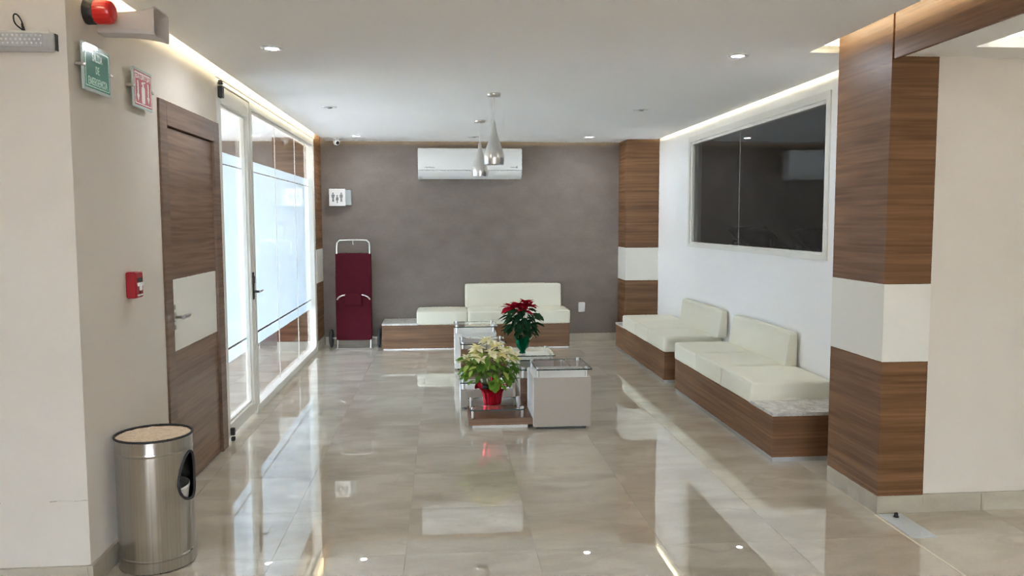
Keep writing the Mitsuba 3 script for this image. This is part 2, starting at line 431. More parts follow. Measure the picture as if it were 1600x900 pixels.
# walls
struct('wall_back', 'taupe cement-finish wall at the end of the waiting room')
scene['wall_back'] = mikit.ply(bx(-6.5, 6.4, YB, YB + 0.15, -0.1, ZR), 'mat_cement')
struct('wall_left', 'off-white wall with the wooden door')
DY0, DY1, DZ = 4.385, 5.508, 2.14
scene['wall_left'] = mikit.ply(join([bx(-1.58, XL, YC, DY0, 0, ZR), bx(-1.58, XL, DY0, DY1, DZ, ZR), bx(-1.58, XL, DY1, 9.6, 2.445, ZR)]), 'mat_wall')
struct('wall_return', 'off-white wall face at the left edge of the photo')
scene['wall_return'] = mikit.ply(bx(-6.3, XL, YC, YC + 0.12, 0, ZR), 'mat_wall_return')
struct('wall_right', 'white wall behind the benches with the dark window')
WY0, WY1, WZ0, WZ1 = 5.36, 8.40, 1.262, 2.312
scene['wall_right'] = mikit.ply(join([bx(XR, XR + 0.12, 4.40, YB, 0, WZ0), bx(XR, XR + 0.12, 4.40, YB, WZ1, ZR), bx(XR, XR + 0.12, 4.40, WY0, WZ0, WZ1), bx(XR, XR + 0.12, WY1, YB, WZ0, WZ1)]), 'mat_wall_white')
struct('wall_lobby', 'beige-white wall right of the wooden pillar')
scene['wall_lobby'] = mikit.ply(bx(2.40, 6.4, 3.905, 4.0, 0, ZR), 'mat_wall')
# the parts of the building that are not in the photo but hold its light: corridor, lobby, gym
struct('wall_lobby_east', 'lobby side wall'); scene['wall_lobby_east'] = mikit.ply(bx(6.3, 6.4, -9.0, 3.95, 0, ZR), 'mat_wall')
struct('wall_lobby_west', 'lobby side wall'); scene['wall_lobby_west'] = mikit.ply(bx(-6.4, -6.3, -9.0, 3.45, 0, ZR), 'mat_wall')
struct('wall_front', 'glazed front of the lobby behind the camera')
scene['wall_front'] = mikit.ply(join([bx(-6.4, 6.4, -9.0, -8.85, 2.35, ZR), bx(-6.4, -2.4, -9.0, -8.85, 0, 2.36), bx(2.6, 6.4, -9.0, -8.85, 0, 2.36)]
                                   + [bx(x - 0.05, x + 0.05, -9.0, -8.85, 0, 2.36) for x in (-1.5, 0.4, 2.3)]), 'mat_frame_white')
struct('wall_corridor', 'end wall of the corridor behind the glass'); scene['wall_corridor'] = mikit.ply(bx(-6.4, -1.60, 5.30, 5.40, 0, ZR), 'mat_outside_wall')
struct('wall_gym', 'dark walls of the room behind the window')
scene['wall_gym'] = mikit.ply(join([bx(6.3, 6.4, 4.0, YB, 0, ZR), bx(2.72, 6.4, 4.45, 4.55, 0, ZR), bx(2.72, 6.3, YB - 0.02, YB - 0.004, 0, ZR), bx(2.72, 6.3, 4.55, YB - 0.02, 0.0005, 0.012), bx(XR + 0.121, XR + 0.127, 4.55, YB, 0, 1.2)]), 'mat_gym_wall')


struct('canopy', 'added unseen slab outside the lobby front that blocks part of the sky'); scene['canopy'] = mikit.ply(bx(-6.4, 6.4, -12.0, -9.0, 2.40, 2.55), 'mat_ceiling')  # unseen slab, added to cut the sky light on walls facing the lobby front

# baseboards of the same stone as the floor, laid in lengths
def baseboard(name, label, pieces):
    struct(name, label)
    for i, p in enumerate(pieces):
        if i == 0: scene[name] = mikit.ply(bx(*p, 0.001), 'mat_base_tile')
        else: add('stone_piece', bx(*p, 0.001), 'mat_base_tile', name)


BH = 0.096
def along_y(x0, x1, a, b, cut=TS):
    out = []
    while a < b - 0.01: out.append((x0, x1, a + 0.0008, min(a + cut, b) - 0.0008, 0.0, BH)); a += cut
    return out
def along_x(y0, y1, a, b, cut=TS):
    out = []
    while a < b - 0.01: out.append((a + 0.0008, min(a + cut, b) - 0.0008, y0, y1, 0.0, BH)); a += cut
    return out


baseboard('baseboard_left', 'beige stone baseboard along the door wall', along_y(XL - 0.01, XL + 0.012, YC - 0.012, DY0, 0.42))
baseboard('baseboard_return', 'beige stone baseboard at the left edge of the photo', along_x(YC - 0.012, YC + 0.01, -3.8, XL - 0.01))
baseboard('baseboard_back', 'beige stone baseboard along the taupe wall', along_x(YB - 0.012, YB + 0.01, -1.44, 2.19))
baseboard('baseboard_right', 'beige stone baseboard along the white wall', along_y(XR - 0.012, XR + 0.01, 4.45, 9.64))
baseboard('baseboard_lobby', 'beige stone baseboard right of the wooden pillar', along_x(3.893, 3.915, 2.446, 5.4, 0.32)[:1] + along_x(3.893, 3.915, 2.766, 5.4))

# ------------------------------------------------------------------ panelled pillars
Z1, Z2 = 0.787, 1.18


def pillar(name, label, x0, x1, y0, y1, z0, top, foot, cat='pillar'):
    k = thing(name, label, cat, 'walnut pillars with a white band')
    b = 0.0015
    add('core', bx(x0 + 0.006, x1 - 0.006, y0 + 0.006, y1 - 0.006, 0, top), WOODS[0], k)
    add('lower_panel', bx(x0, x1, y0, y1, z0, Z1 - 0.0012, b), WOODS[0], k, label='walnut veneer panel')
    add('band', bx(x0 - 0.001, x1 + 0.001, y0 - 0.001, y1 + 0.001, Z1, Z2, b), 'mat_white_laminate', k, label='white laminate band')
    add('upper_panel', bx(x0, x1, y0, y1, Z2 + 0.0012, top, b), WOODS[0], k, label='walnut veneer panel')
    if foot:
        fx0, fx1, fy0, fy1 = foot
        add('stone_foot', bx(fx0, fx1, fy0, fy1, 0, z0 - 0.001, 0.001), 'mat_base_tile', k, label='beige stone foot')
    return k


pillar('wood_pillar', 'near walnut pillar with a white band, right of the near bench, carrying the beam', 2.2, 2.444, 3.89, 4.437, 0.094, ZR, (2.2005, 2.446, 3.8915, 4.437))
pillar('wood_pillar', 'far walnut pillar with a white band in the corner right of the taupe wall', 2.193, XR, 9.643, YB, 0.094, ZR, (2.1935, XR, 9.6435, YB))
pillar('wood_pillar', 'far walnut pillar with a white band at the end of the glass wall, behind the burgundy cart', -1.93, XL, 9.60, YB, 0.11, ZR, (-1.931, XL + 0.004, 9.596, YB))
k = thing('wood_beam', 'walnut veneer beam running from the near pillar over the edge of the lobby', 'beam')
add('face_panel', bx(2.2, 2.218, -8.8, 3.872, 2.284, ZR, 0.0012), WOODS[0], k)
add('back_panel', bx(2.222, 2.234, -8.8, 3.872, 2.302, ZR), WOODS[0], k)
add('joint', bx(2.208, 2.234, 3.871, 3.8895, 2.286, ZR), WOODS[0], k, label='recessed joint between beam and pillar')

# ------------------------------------------------------------------ wooden door
d1 = struct('door_1', 'walnut-brown door with a white middle panel and a steel lever handle')
xf = XL + 0.012
scene['door_1'] = mikit.ply(join([bx(-1.57, xf, DY0, 4.497, 0, DZ, 0.002), bx(-1.57, xf, 5.385, DY1, 0, DZ, 0.002), bx(-1.57, xf, 4.497, 5.385, 2.012, DZ, 0.002)]), 'mat_door_frame_wood')
xl0, xl1 = -1.505, -1.460
add('stop', join([bx(-1.56, -1.509, 4.497, 4.53, 0, 2.012), bx(-1.56, -1.509, 5.35, 5.385, 0, 2.012), bx(-1.56, -1.509, 4.53, 5.35, 1.98, 2.012)]), 'mat_door_frame_wood', d1)
lf = add('leaf', bx(xl0, xl1 - 0.004, 4.501, 5.381, 0.008, 2.006), 'mat_door_wood', d1)
add('lower_panel', bx(xl1 - 0.01, xl1, 4.501, 5.381, 0.008, 0.794, 0.0012), 'mat_door_wood', lf)
add('white_panel', bx(xl1 - 0.01, xl1, 4.501, 5.381, 0.796, 1.189, 0.0012), 'mat_white_laminate', lf, label='white laminate panel')
add('upper_panel', bx(xl1 - 0.01, xl1, 4.501, 5.381, 1.191, 2.006, 0.0012), 'mat_door_wood', lf)
hy, hz = 4.548, 0.985
ros = lathe([(0.0, 0.009), (0.024, 0.009), (0.026, 0.006), (0.026, 0.0)][::-1], 28)
def xo(m, x, y, z): # lathe axis z -> +x
    m = m.copy(); v = np.array(m.vertices); m.vertices = np.stack([v[:, 2] + x, v[:, 0] + y, v[:, 1] + z], 1); return m
hd = add('handle', join([xo(ros, xl1, hy, hz), tube([(xl1 + 0.004, hy, hz), (xl1 + 0.048, hy, hz)], 0.009, 14)]), 'mat_steel', d1, smooth=40, label='steel lever handle')
add('lever', join([tube([(xl1 + 0.052, hy - 0.008, hz), (xl1 + 0.052, hy + 0.085, hz)], 0.0115, 16), tube([(xl1 + 0.052, hy + 0.084, hz), (xl1 + 0.050, hy + 0.125, hz + 0.001), (xl1 + 0.044, hy + 0.145, hz + 0.001)], [0.005, 0.0045, 0.003], 10)]), 'mat_steel', hd, smooth=40)
add('lock_rose', xo(lathe([(0.014, 0.0), (0.014, 0.006), (0.012, 0.008), (0.0, 0.008)], 20), xl1, hy, hz + 0.055), 'mat_steel', d1, smooth=40)
add('lock_rose', xo(lathe([(0.014, 0.0), (0.014, 0.006), (0.012, 0.008), (0.0, 0.008)], 20), xl1, hy, hz - 0.055), 'mat_steel', d1, smooth=40)

# ------------------------------------------------------------------ glass wall: glazed door and fixed window with frosted film
XG0, XG1, XGL = -1.53, -1.458, -1.508        # frame depth and plane of the glass
w1 = struct('window_1', 'white framed fixed glass wall with a frosted film')
scene['window_1'] = mikit.ply(bx(XG0, XG1, 6.452, 9.56, 0.0, 0.062, 0.003), 'mat_alu_white')
add('head_rail', bx(XG0, XG1, 6.452, 9.56, 2.365, 2.442, 0.003), 'mat_alu_white', w1)
add('post', bx(XG0, XG1, 6.452, 6.518, 0.062, 2.365, 0.003), 'mat_alu_white', w1)
add('post', bx(XG0, XG1, 9.46, 9.56, 0.062, 2.365, 0.003), 'mat_alu_white', w1)
add('post', bx(XG0, XG1 - 0.01, 9.56, 9.60, 0.0, 2.44), 'mat_alu_white', w1)
add('head_bead', join([bx(XGL + 0.012, XGL + 0.03, 6.52, 9.46, 2.345, 2.366, 0.002)]), 'mat_alu_white', w1)
GZ0, GZ1 = 0.062, 2.365
for a, b in ((6.518, 7.602), (7.606, 8.60), (8.604, 9.46)):
    add('pane', quad((XGL, a, GZ0), (XGL, b, GZ0), (XGL, b, GZ1), (XGL, a, GZ1)), 'mat_glass', w1, label='clear glass pane')
for y in (7.604, 8.602):
    add('glass_joint', bx(XGL - 0.004, XGL + 0.004, y - 0.0008, y + 0.0008, GZ0, GZ1), 'mat_cord_white', w1)
XF = XGL - 0.003


def film(parent, a, b):
    for z0, z1 in ((0.512, 0.603), (0.617, 1.897), (1.905, 1.982)):
        add('frosted_film', quad((XF, a, z0), (XF, b, z0), (XF, b, z1), (XF, a, z1)), 'mat_frosted_film', parent, label='frosted film')
    add('film_stripe', bx(XF - 0.0006, XF + 0.0006, a, b, 0.6034, 0.6166), 'mat_navy_stripe', parent, label='dark line in the film')
    add('film_stripe', bx(XF - 0.0006, XF + 0.0006, a, b, 1.8972, 1.9048), 'mat_grey_stripe', parent, label='grey line in the film')


film(w1, 6.518, 9.46)
d2 = struct('door_2', 'white framed glass door with a frosted film and a black lever')
scene['door_2'] = mikit.ply(join([bx(XG0, XG1, DY1, 5.562, 0, 2.442, 0.003), bx(XG0, XG1, 5.562, 6.452, 2.412, 2.442, 0.003)]), 'mat_alu_white')
X0, X1 = -1.522, -1.462
add('stile', bx(X0, X1, 5.566, 5.645, 0.03, 2.405, 0.003), 'mat_alu_white', d2)
add('stile', bx(X0, X1, 6.368, 6.448, 0.03, 2.405, 0.003), 'mat_alu_white', d2)
add('rail', bx(X0, X1, 5.645, 6.368, 0.03, 0.115, 0.003), 'mat_alu_white', d2)
add('rail', bx(X0, X1, 5.645, 6.368, 2.29, 2.405, 0.003), 'mat_alu_white', d2)
add('bead', join([bx(XGL + 0.006, XGL + 0.026, 5.645, 6.368, 0.115, 0.13), bx(XGL + 0.006, XGL + 0.026, 5.645, 6.368, 2.275, 2.29), bx(XGL + 0.006, XGL + 0.026, 6.353, 6.368, 0.13, 2.275)]), 'mat_alu_white', d2)
add('pane', quad((XGL, 5.645, 0.115), (XGL, 6.368, 0.115), (XGL, 6.368, 2.29), (XGL, 5.645, 2.29)), 'mat_glass', d2, label='clear glass pane')
film(d2, 5.645, 6.368)
add('pivot', join([bx(X1, X1 + 0.03, 5.578, 5.628, 2.318, 2.395, 0.004), bx(X1, X1 + 0.026, 5.588, 5.628, 2.407, 2.432, 0.004)]), 'mat_black_plastic', d2, label='black pivot hinge')
add('pivot', join([bx(X1, X1 + 0.026, 5.63, 5.66, 0.040, 0.092, 0.003), bx(X1, X1 + 0.026, 5.63, 5.66, 0.003, 0.030, 0.003)]), 'mat_black_plastic', d2, label='black pivot hinge')
hy, hz = 6.415, 1.0
h2 = add('handle', join([bx(X1, X1 + 0.010, hy - 0.014, hy + 0.014, 0.905, 1.115, 0.003), bx(X1, X1 + 0.016, hy - 0.010, hy + 0.010, 1.03, 1.085, 0.003), tube([(X1 + 0.008, hy, 0.965), (X1 + 0.05, hy, 0.965)], 0.009, 12)]), 'mat_black_plastic', d2, smooth=35, label='black lever handle')
add('lever', tube([(X1 + 0.05, hy - 0.006, 0.965), (X1 + 0.054, hy + 0.05, 0.967), (X1 + 0.050, hy + 0.115, 0.968)], [0.0085, 0.007, 0.005], 10), 'mat_dull_steel', h2, smooth=40)

# ------------------------------------------------------------------ dark window of the gym
w2 = struct('window_2', 'dark window in a white frame in the right wall')
fo = rect(WY0 - 0.055, WY1 + 0.055, WZ0 - 0.035, WZ1 + 0.055).difference(rect(WY0, WY1, WZ0, WZ1))
def wall_r(m, x):  # (u, v, w) -> (y, z, -x)
    m = m.copy(); v = np.array(m.vertices); m.vertices = np.stack([x - v[:, 2], v[:, 0], v[:, 1]], 1); m.faces = m.faces[:, ::-1]; return m
scene['window_2'] = mikit.ply(wall_r(frame_mesh(fo, 0.014), XR + 0.002), 'mat_frame_white')
fi = rect(WY0 - 0.002, WY1 + 0.002, WZ0 - 0.002, WZ1 + 0.002).difference(rect(WY0 + 0.022, WY1 - 0.022, WZ0 + 0.018, WZ1 - 0.022))
add('inner_frame', wall_r(frame_mesh(fi, 0.05), XR + 0.06), 'mat_frame_white', w2)
xg = XR + 0.035
for a, b in ((WY0 + 0.02, 7.068), (7.072, WY1 - 0.02)):
    add('pane', quad((xg, a, WZ0 + 0.016), (xg, a, WZ1 - 0.02), (xg, b, WZ1 - 0.02), (xg, b, WZ0 + 0.016)), 'mat_glass_gym', w2, label='dark glass pane')
add('glass_joint', bx(xg - 0.003, xg + 0.003, 7.0690, 7.0708, WZ0 + 0.016, WZ1 - 0.02), 'mat_cord_white', w2)

# ------------------------------------------------------------------ ceiling fittings
def downlight(x, y, on, label, group=None, z=ZC):
    k = thing('downlight', label, 'ceiling light', group or 'round ceiling downlights')
    add('trim_ring', lathe([(0.066, 0.0), (0.064, -0.004), (0.050, -0.006), (0.046, -0.002), (0.044, -0.0002)], 40, (x, y, z)), 'mat_white_plastic', k, smooth=50)
    if on:
        add('lamp', disc(0.037, z - 0.0045, 28, (x, y), up=False), 'mat_white_plastic', k, emitter=emit(SPOT), label='lit lamp')
        add('reflector', lathe([(0.046, -0.002), (0.037, -0.0046)], 32, (x, y, z)), 'mat_chrome', k, smooth=True)
    else:
        add('reflector', lathe([(0.044, -0.0006), (0.030, -0.0008), (0.0, -0.0008)][::-1], 32, (x, y, z)), 'mat_lamp_off', k)
        add('lamp', lathe([(0.0, -0.016), (0.016, -0.014), (0.021, -0.007), (0.022, -0.001)], 24, (x + 0.006, y, z)), 'mat_pale_grey', k, smooth=40, label='lamp that is off')
    return k


downlight(-0.935, 4.72, True, 'lit ceiling downlight nearest the wooden door')
downlight(1.735, 4.74, True, 'lit ceiling downlight nearest the wooden pillar and dark window')
downlight(-0.942, 7.07, False, 'unlit ceiling downlight in front of the glass wall')
downlight(1.727, 7.06, False, 'unlit ceiling downlight in front of the dark window')
downlight(-0.960, 9.40, True, 'lit ceiling downlight beside the white dome camera')
downlight(1.690, 9.36, True, 'lit ceiling downlight near the far right pillar')
downlight(0.365, 9.39, False, 'unlit ceiling downlight between the pendant lamps and the air conditioner')
for x in (-0.935, 1.735):  # unseen lamps that continue the grid, added to brighten floor and ceiling
    for y in (2.37, 0.0):
        downlight(x, y, True, 'lit downlight added out of view above the lobby, %s row, on the %s' % ('nearer' if y > 1 else 'farther', 'door side' if x < 0 else 'pillar side'))


def pendant(x, y, label):
    k = thing('pendant_lamp', label, 'pendant lamp', 'silver teardrop pendant lamps')
    add('canopy', lathe([(0.052, 0.0), (0.054, -0.006), (0.052, -0.017), (0.046, -0.022), (0.0, -0.022)][::-1], 40, (x, y, ZC)), 'mat_brushed_alu', k, smooth=50)
    add('cord', tube([(x, y, ZC - 0.02), (x, y, 2.25)], 0.0026, 8), 'mat_cord_white', k, smooth=60)
    prof = [(0.073, 1.932), (0.0765, 1.955), (0.078, 1.975), (0.077, 1.995), (0.072, 2.022), (0.063, 2.052), (0.051, 2.085), (0.039, 2.118), (0.029, 2.152), (0.0215, 2.185), (0.0165, 2.215), (0.013, 2.24), (0.010, 2.252), (0.004, 2.255)]
    add('shade', lathe(prof, 56, (x, y, 0)), 'mat_brushed_alu', k, smooth=60)
    add('inner_rim', lathe([(0.0745, 1.972), (0.071, 1.9322), (0.0731, 1.9318)], 56, (x, y, 0)), 'mat_white_plastic', k, smooth=60)
    add('bulb', trimesh.creation.icosphere(2, 0.03).apply_translation([x, y, 1.99]), 'mat_white_plastic', k, smooth=True, label='unlit bulb')


pendant(0.397, 6.258, 'nearer and larger looking silver teardrop pendant lamp, hanging right of the other')
pendant(0.366, 7.91, 'farther silver teardrop pendant lamp, hanging lower and left in the photo before the air conditioner')

cam_c = np.array([-1.215, 9.69, ZC])
k = thing('dome_camera', 'small white dome camera with a black lens on the ceiling by the far left pillar', 'security camera')
add('base', lathe([(0.045, 0.0), (0.046, -0.012), (0.042, -0.016), (0.0, -0.016)][::-1], 32, cam_c), 'mat_white_plastic', k, smooth=50)
add('ball', trimesh.creation.icosphere(3, 0.038).apply_translation(cam_c + [0, 0, -0.042]), 'mat_white_plastic', k, smooth=True)
d = np.array([0.5, -0.80, -0.34]); d /= np.linalg.norm(d); c0 = cam_c + [0, 0, -0.042]
add('lens', tube([c0 + d * 0.030, c0 + d * 0.0395, c0 + d * 0.0405], [0.0195, 0.0195, 0.016], 24), 'mat_black_plastic', k, smooth=40)

# ------------------------------------------------------------------ air conditioner on the back wall
k = thing('air_conditioner', 'long white wall air conditioner high on the taupe wall behind the pendant lamps', 'air conditioner')
ax0, ax1 = -0.285, 0.962
def ac_profile(y0, z0, pts): return sg.Polygon([(y0 - a, z0 + b) for a, b in pts])
def along_x_extrude(poly, x0, x1):
    m = trimesh.creation.extrude_polygon(poly, x1 - x0, engine='earcut'); v = np.array(m.vertices)
    m.vertices = np.stack([v[:, 2] + x0, v[:, 0], v[:, 1]], 1); m.faces = m.faces[:, ::-1] if m.volume < 0 else m.faces; m.fix_normals(); return m
body = [(0, 0.0), (0.10, 0.0), (0.165, 0.035), (0.190, 0.075), (0.198, 0.10), (0.200, 0.32), (0.185, 0.350), (0.165, 0.358), (0.0, 0.358)]
add('body', along_x_extrude(ac_profile(YB, 2.016, [(a - 0.004 if a > 0.1 else a, b) for a, b in body]), ax0 + 0.008, ax1 - 0.008), 'mat_ac_white', k, smooth=30)
add('front_panel', along_x_extrude(ac_profile(YB, 2.016, [(0.18, 0.098), (0.199, 0.098), (0.204, 0.105), (0.206, 0.20), (0.205, 0.318), (0.188, 0.353), (0.165, 0.362), (0.14, 0.362)]), ax0, ax1), 'mat_ac_white', k, smooth=30)
add('louvre', along_x_extrude(ac_profile(YB, 2.016, [(0.105, -0.002), (0.168, 0.032), (0.194, 0.074), (0.200, 0.0935), (0.19, 0.0935), (0.16, 0.04), (0.10, 0.003)]), ax0 + 0.05, ax1 - 0.05), 'mat_ac_white', k, smooth=30)
for xx in (ax0, ax1 - 0.047):
    add('end_cap', along_x_extrude(ac_profile(YB, 2.016, [(0.0, -0.003), (0.105, -0.002), (0.168, 0.032), (0.194, 0.074), (0.200, 0.0935), (0.0, 0.0935)]), xx, xx + 0.047), 'mat_ac_white', k, smooth=30)
add('panel_gap', bx(ax0 + 0.004, ax1 - 0.004, YB - 0.196, YB - 0.15, 2.1098, 2.1138), 'mat_ac_line', k)
yf = YB - 0.2068
mk = join([to_back_wall(frame_mesh(rect(ax0 + a, ax0 + a + w, 2.146 - h / 2, 2.146 + h / 2), 0.0012), 0, yf + 0.0005, 0) for a, w, h in ((0.075, 0.012, 0.008), (0.095, 0.022, 0.014), (0.124, 0.014, 0.010), (0.142, 0.012, 0.010), (0.158, 0.016, 0.010), (0.178, 0.012, 0.010), (0.194, 0.008, 0.010))])
add('mark', mk, 'mat_pale_grey', k, label='small dark lettering')
mk = join([to_back_wall(frame_mesh(sg.Point(ax1 - 0.062, 2.149).buffer(0.012), 0.0012), 0, yf + 0.0005, 0)] + [to_back_wall(frame_mesh(rect(ax1 - b, ax1 - b + 0.011, 2.145, 2.153), 0.0012), 0, yf + 0.0005, 0) for b in (0.137, 0.122, 0.107, 0.092)])
add('emblem', mk, 'mat_pale_grey', k, label='small round grey emblem with lettering')

# ------------------------------------------------------------------ wall fittings of the back wall
k = thing('toilet_sign', 'white square toilet sign with three grey figures on the taupe wall above the burgundy cart', 'sign')
sx0, sx1, sz0, sz1, sy = -1.352, -1.158, 1.690, 1.896, 9.97
add('plate', bx(sx0, sx1, sy, sy + 0.012, sz0, sz1, 0.002), 'mat_white_plastic', k)
add('backing', bx(sx0 + 0.05, sx1 + 0.062, sy + 0.045, YB, sz0 + 0.012, sz1 - 0.012, 0.002), 'mat_grey_acrylic', k, label='grey acrylic backing block')
add('spacer', bx(sx0 + 0.07, sx1 - 0.03, sy + 0.012, sy + 0.05, sz0 + 0.04, sz1 - 0.04), 'mat_grey_acrylic', k)
def figure(cx, cz, s, kind):
    head = sg.Point(cx, cz + 0.040 * s).buffer(0.010 * s)
    if kind == 'm':
        body = rrect(cx - 0.0195 * s, cx + 0.0195 * s, cz - 0.012 * s, cz + 0.027 * s, 0.006 * s); legs = rect(cx - 0.0115 * s, cx - 0.001 * s, cz - 0.060 * s, cz) .union(rect(cx + 0.001 * s, cx + 0.0115 * s, cz - 0.060 * s, cz))
        body = body.difference(rect(cx - 0.0145 * s, cx - 0.0125 * s, cz - 0.02 * s, cz + 0.015 * s)).difference(rect(cx + 0.0125 * s, cx + 0.0145 * s, cz - 0.02 * s, cz + 0.015 * s))
    else:
        body = sg.Polygon([(cx - 0.012 * s, cz + 0.027 * s), (cx + 0.012 * s, cz + 0.027 * s), (cx + 0.021 * s, cz - 0.018 * s), (cx - 0.021 * s, cz - 0.018 * s)]); legs = rect(cx - 0.008 * s, cx - 0.001 * s, cz - 0.055 * s, cz).union(rect(cx + 0.001 * s, cx + 0.008 * s, cz - 0.055 * s, cz))
    return head.union(body).union(legs)
for cx, cz, s, kd in ((-1.303, 1.800, 1.0, 'm'), (-1.255, 1.776, 0.90, 'w'), (-1.206, 1.800, 1.0, 'm')):
    add('figure', to_back_wall(frame_mesh(figure(cx, cz, s, kd), 0.0016), 0, sy + 0.0004, 0), 'mat_pictogram_grey', k, label='grey standing figure')

k = thing('wall_socket', 'white double wall socket on the taupe wall right of the far bench', 'socket')
add('plate', bx(1.690, 1.774, YB - 0.009, YB, 0.365, 0.487, 0.003), 'mat_ivory_plastic', k)
for z in (0.385, 0.434):
    add('outlet', bx(1.712, 1.752, YB - 0.013, YB - 0.006, z, z + 0.034, 0.003), 'mat_white_plastic', k)

# ------------------------------------------------------------------ signs and alarms on the left wall
def acrylic_sign(name, label, y0, y1, z0, z1, face, ink, build):
    k = thing(name, label, 'sign')
    x = XL + 0.022
    add('acrylic_plate', to_left_wall(frame_mesh(rrect(y0, y1, z0, z1, 0.004), 0.008), x, 0, 0), 'mat_acrylic', k, label='clear acrylic plate')
    add('face', to_left_wall(frame_mesh(rrect(y0 + 0.012, y1 - 0.012, z0 + 0.012, z1 - 0.012, 0.003), 0.0012), x + 0.0078, 0, 0), face, k)
    a, b = 0.018, 0.0225
    add('border', to_left_wall(frame_mesh(rect(y0 + a, y1 - a, z0 + a, z1 - a).difference(rect(y0 + b, y1 - b, z0 + b, z1 - b)), 0.0008), x + 0.0088, 0, 0), ink, k)
    for n, m in build((y0 + y1) / 2, (z0 + z1) / 2):
        add(n, to_left_wall(m, x + 0.0088, 0, 0), ink, k)
    for yy in (y0, y1):
        zc = (z0 + z1) / 2 + 0.003
        add('clip', join([bx(XL, x + 0.014, yy - 0.012, yy + 0.012, zc - 0.007, zc + 0.007, 0.002), bx(x + 0.008, x + 0.013, yy - 0.016, yy + 0.016, zc - 0.007, zc + 0.007, 0.0015)]), 'mat_dull_steel', k, label='steel standoff clip')
    return k


acrylic_sign('exit_sign', 'green acrylic sign reading SALIDA DE EMERGENCIA on the left wall', 3.452, 3.722, 2.036, 2.226, 'mat_sign_green', 'mat_sign_pale_green',
             lambda cy, cz: [('lettering', text('SALIDA', 0.030, cy, cz + 0.047, 0.0008, width=0.098)), ('lettering', text('DE', 0.030, cy, cz - 0.002, 0.0008, width=0.036)), ('lettering', text('EMERGENCIA', 0.030, cy, cz - 0.052, 0.0008, width=0.19))])


def ext_pict(cy, cz):
    arrow = lambda x: rect(x - 0.007, x + 0.007, cz - 0.032, cz + 0.035).union(sg.Polygon([(x - 0.018, cz - 0.03), (x + 0.018, cz - 0.03), (x, cz - 0.06)]))
    bottle = rrect(cy - 0.021, cy + 0.021, cz - 0.066, cz + 0.012, 0.009).union(rect(cy - 0.008, cy + 0.008, cz + 0.008, cz + 0.03)).union(sg.Polygon([(cy - 0.02, cz + 0.022), (cy + 0.03, cz + 0.034), (cy + 0.03, cz + 0.040), (cy - 0.02, cz + 0.032)]))
    return [('lettering', text('EXTINTOR', 0.025, cy, cz + 0.058, 0.0008, width=0.185)), ('arrow', frame_mesh(arrow(cy - 0.067), 0.0008)), ('arrow', frame_mesh(arrow(cy + 0.067), 0.0008)), ('extinguisher_symbol', frame_mesh(bottle, 0.0008))]


acrylic_sign('extinguisher_sign', 'red acrylic sign reading EXTINTOR with two arrows, beside the wooden door', 3.985, 4.232, 2.042, 2.226, 'mat_sign_red', 'mat_sign_white', ext_pict)

k = thing('fire_alarm', 'small red fire alarm pull station on the wall left of the wooden door', 'fire alarm')
add('box', bx(XL, XL + 0.048, 3.872, 3.962, 1.150, 1.272, 0.006), 'mat_red_enamel', k)
fx = XL + 0.048
add('lever', join([bx(fx, fx + 0.007, 3.884, 3.952, 1.206, 1.222, 0.002), bx(fx, fx + 0.008, 3.908, 3.928, 1.185, 1.208, 0.002)]), 'mat_white_plastic', k, label='white T-shaped pull lever')
add('recess', bx(fx - 0.004, fx + 0.0008, 3.886, 3.950, 1.224, 1.244), 'mat_black_plastic', k)
add('lock', bx(fx, fx + 0.004, 3.912, 3.924, 1.172, 1.182, 0.001), 'mat_black_plastic', k)
add('label_plate', bx(fx - 0.001, fx + 0.0012, 3.884, 3.952, 1.160, 1.167), 'mat_white_plastic', k)

# strobe and horn
def x_axis(m, x, y, z): return xo(m, x, y, z)
k = thing('alarm_strobe', 'red faceted alarm strobe on a black base at the top of the left wall', 'alarm light')
sy_, sz_ = 3.575, 2.365
add('base', x_axis(lathe([(0.048, 0.0), (0.050, 0.004), (0.050, 0.034), (0.046, 0.040), (0.0, 0.040)], 32), XL, sy_, sz_), 'mat_black_plastic', k, smooth=40)
add('lens', x_axis(lathe([(0.046, 0.038), (0.0475, 0.05), (0.0475, 0.092), (0.043, 0.104), (0.030, 0.113), (0.0, 0.116)], 36, scallop=lambda a, i: (1.0 + 0.018 * math.cos(18 * a), 0.0)), XL, sy_, sz_), 'mat_red_lens', k, smooth=25)
k = thing('horn_speaker', 'pale grey rectangular horn loudspeaker under the ceiling beside the red strobe', 'loudspeaker')
HX = [-1.455, -1.42, -1.36, -1.31, -1.26, -1.225, -1.203, -1.198]
def horn(xs, hy_, hz_, cy, cz, n=40, pw=9.0):
    v, f = [], []
    for x, a, b, c_, d_ in zip(xs, hy_, hz_, cy, cz):
        for t in np.arange(n) * 2 * PI / n:
            ct, st = math.cos(t), math.sin(t); q = (abs(ct) ** pw + abs(st) ** pw) ** (-1 / pw)
            v.append((x, c_ + a * ct * q, d_ + b * st * q))
    for i in range(len(xs) - 1):
        for j in range(n):
            kx = (j + 1) % n
            f += [[i * n + j, (i + 1) * n + kx, i * n + kx], [i * n + j, (i + 1) * n + j, (i + 1) * n + kx]]
    return trimesh.Trimesh(v, f, process=False)
hcy, hcz = 3.708, 2.345
add('body', horn(HX + [-1.199], [0.046, 0.050, 0.053, 0.058, 0.068, 0.082, 0.094, 0.096, 0.090], [0.042, 0.045, 0.046, 0.048, 0.052, 0.057, 0.062, 0.064, 0.059], [3.72] + [3.714, 3.711] + [hcy] * 6, [hcz] * 9), 'mat_beige_plastic', k, smooth=35)
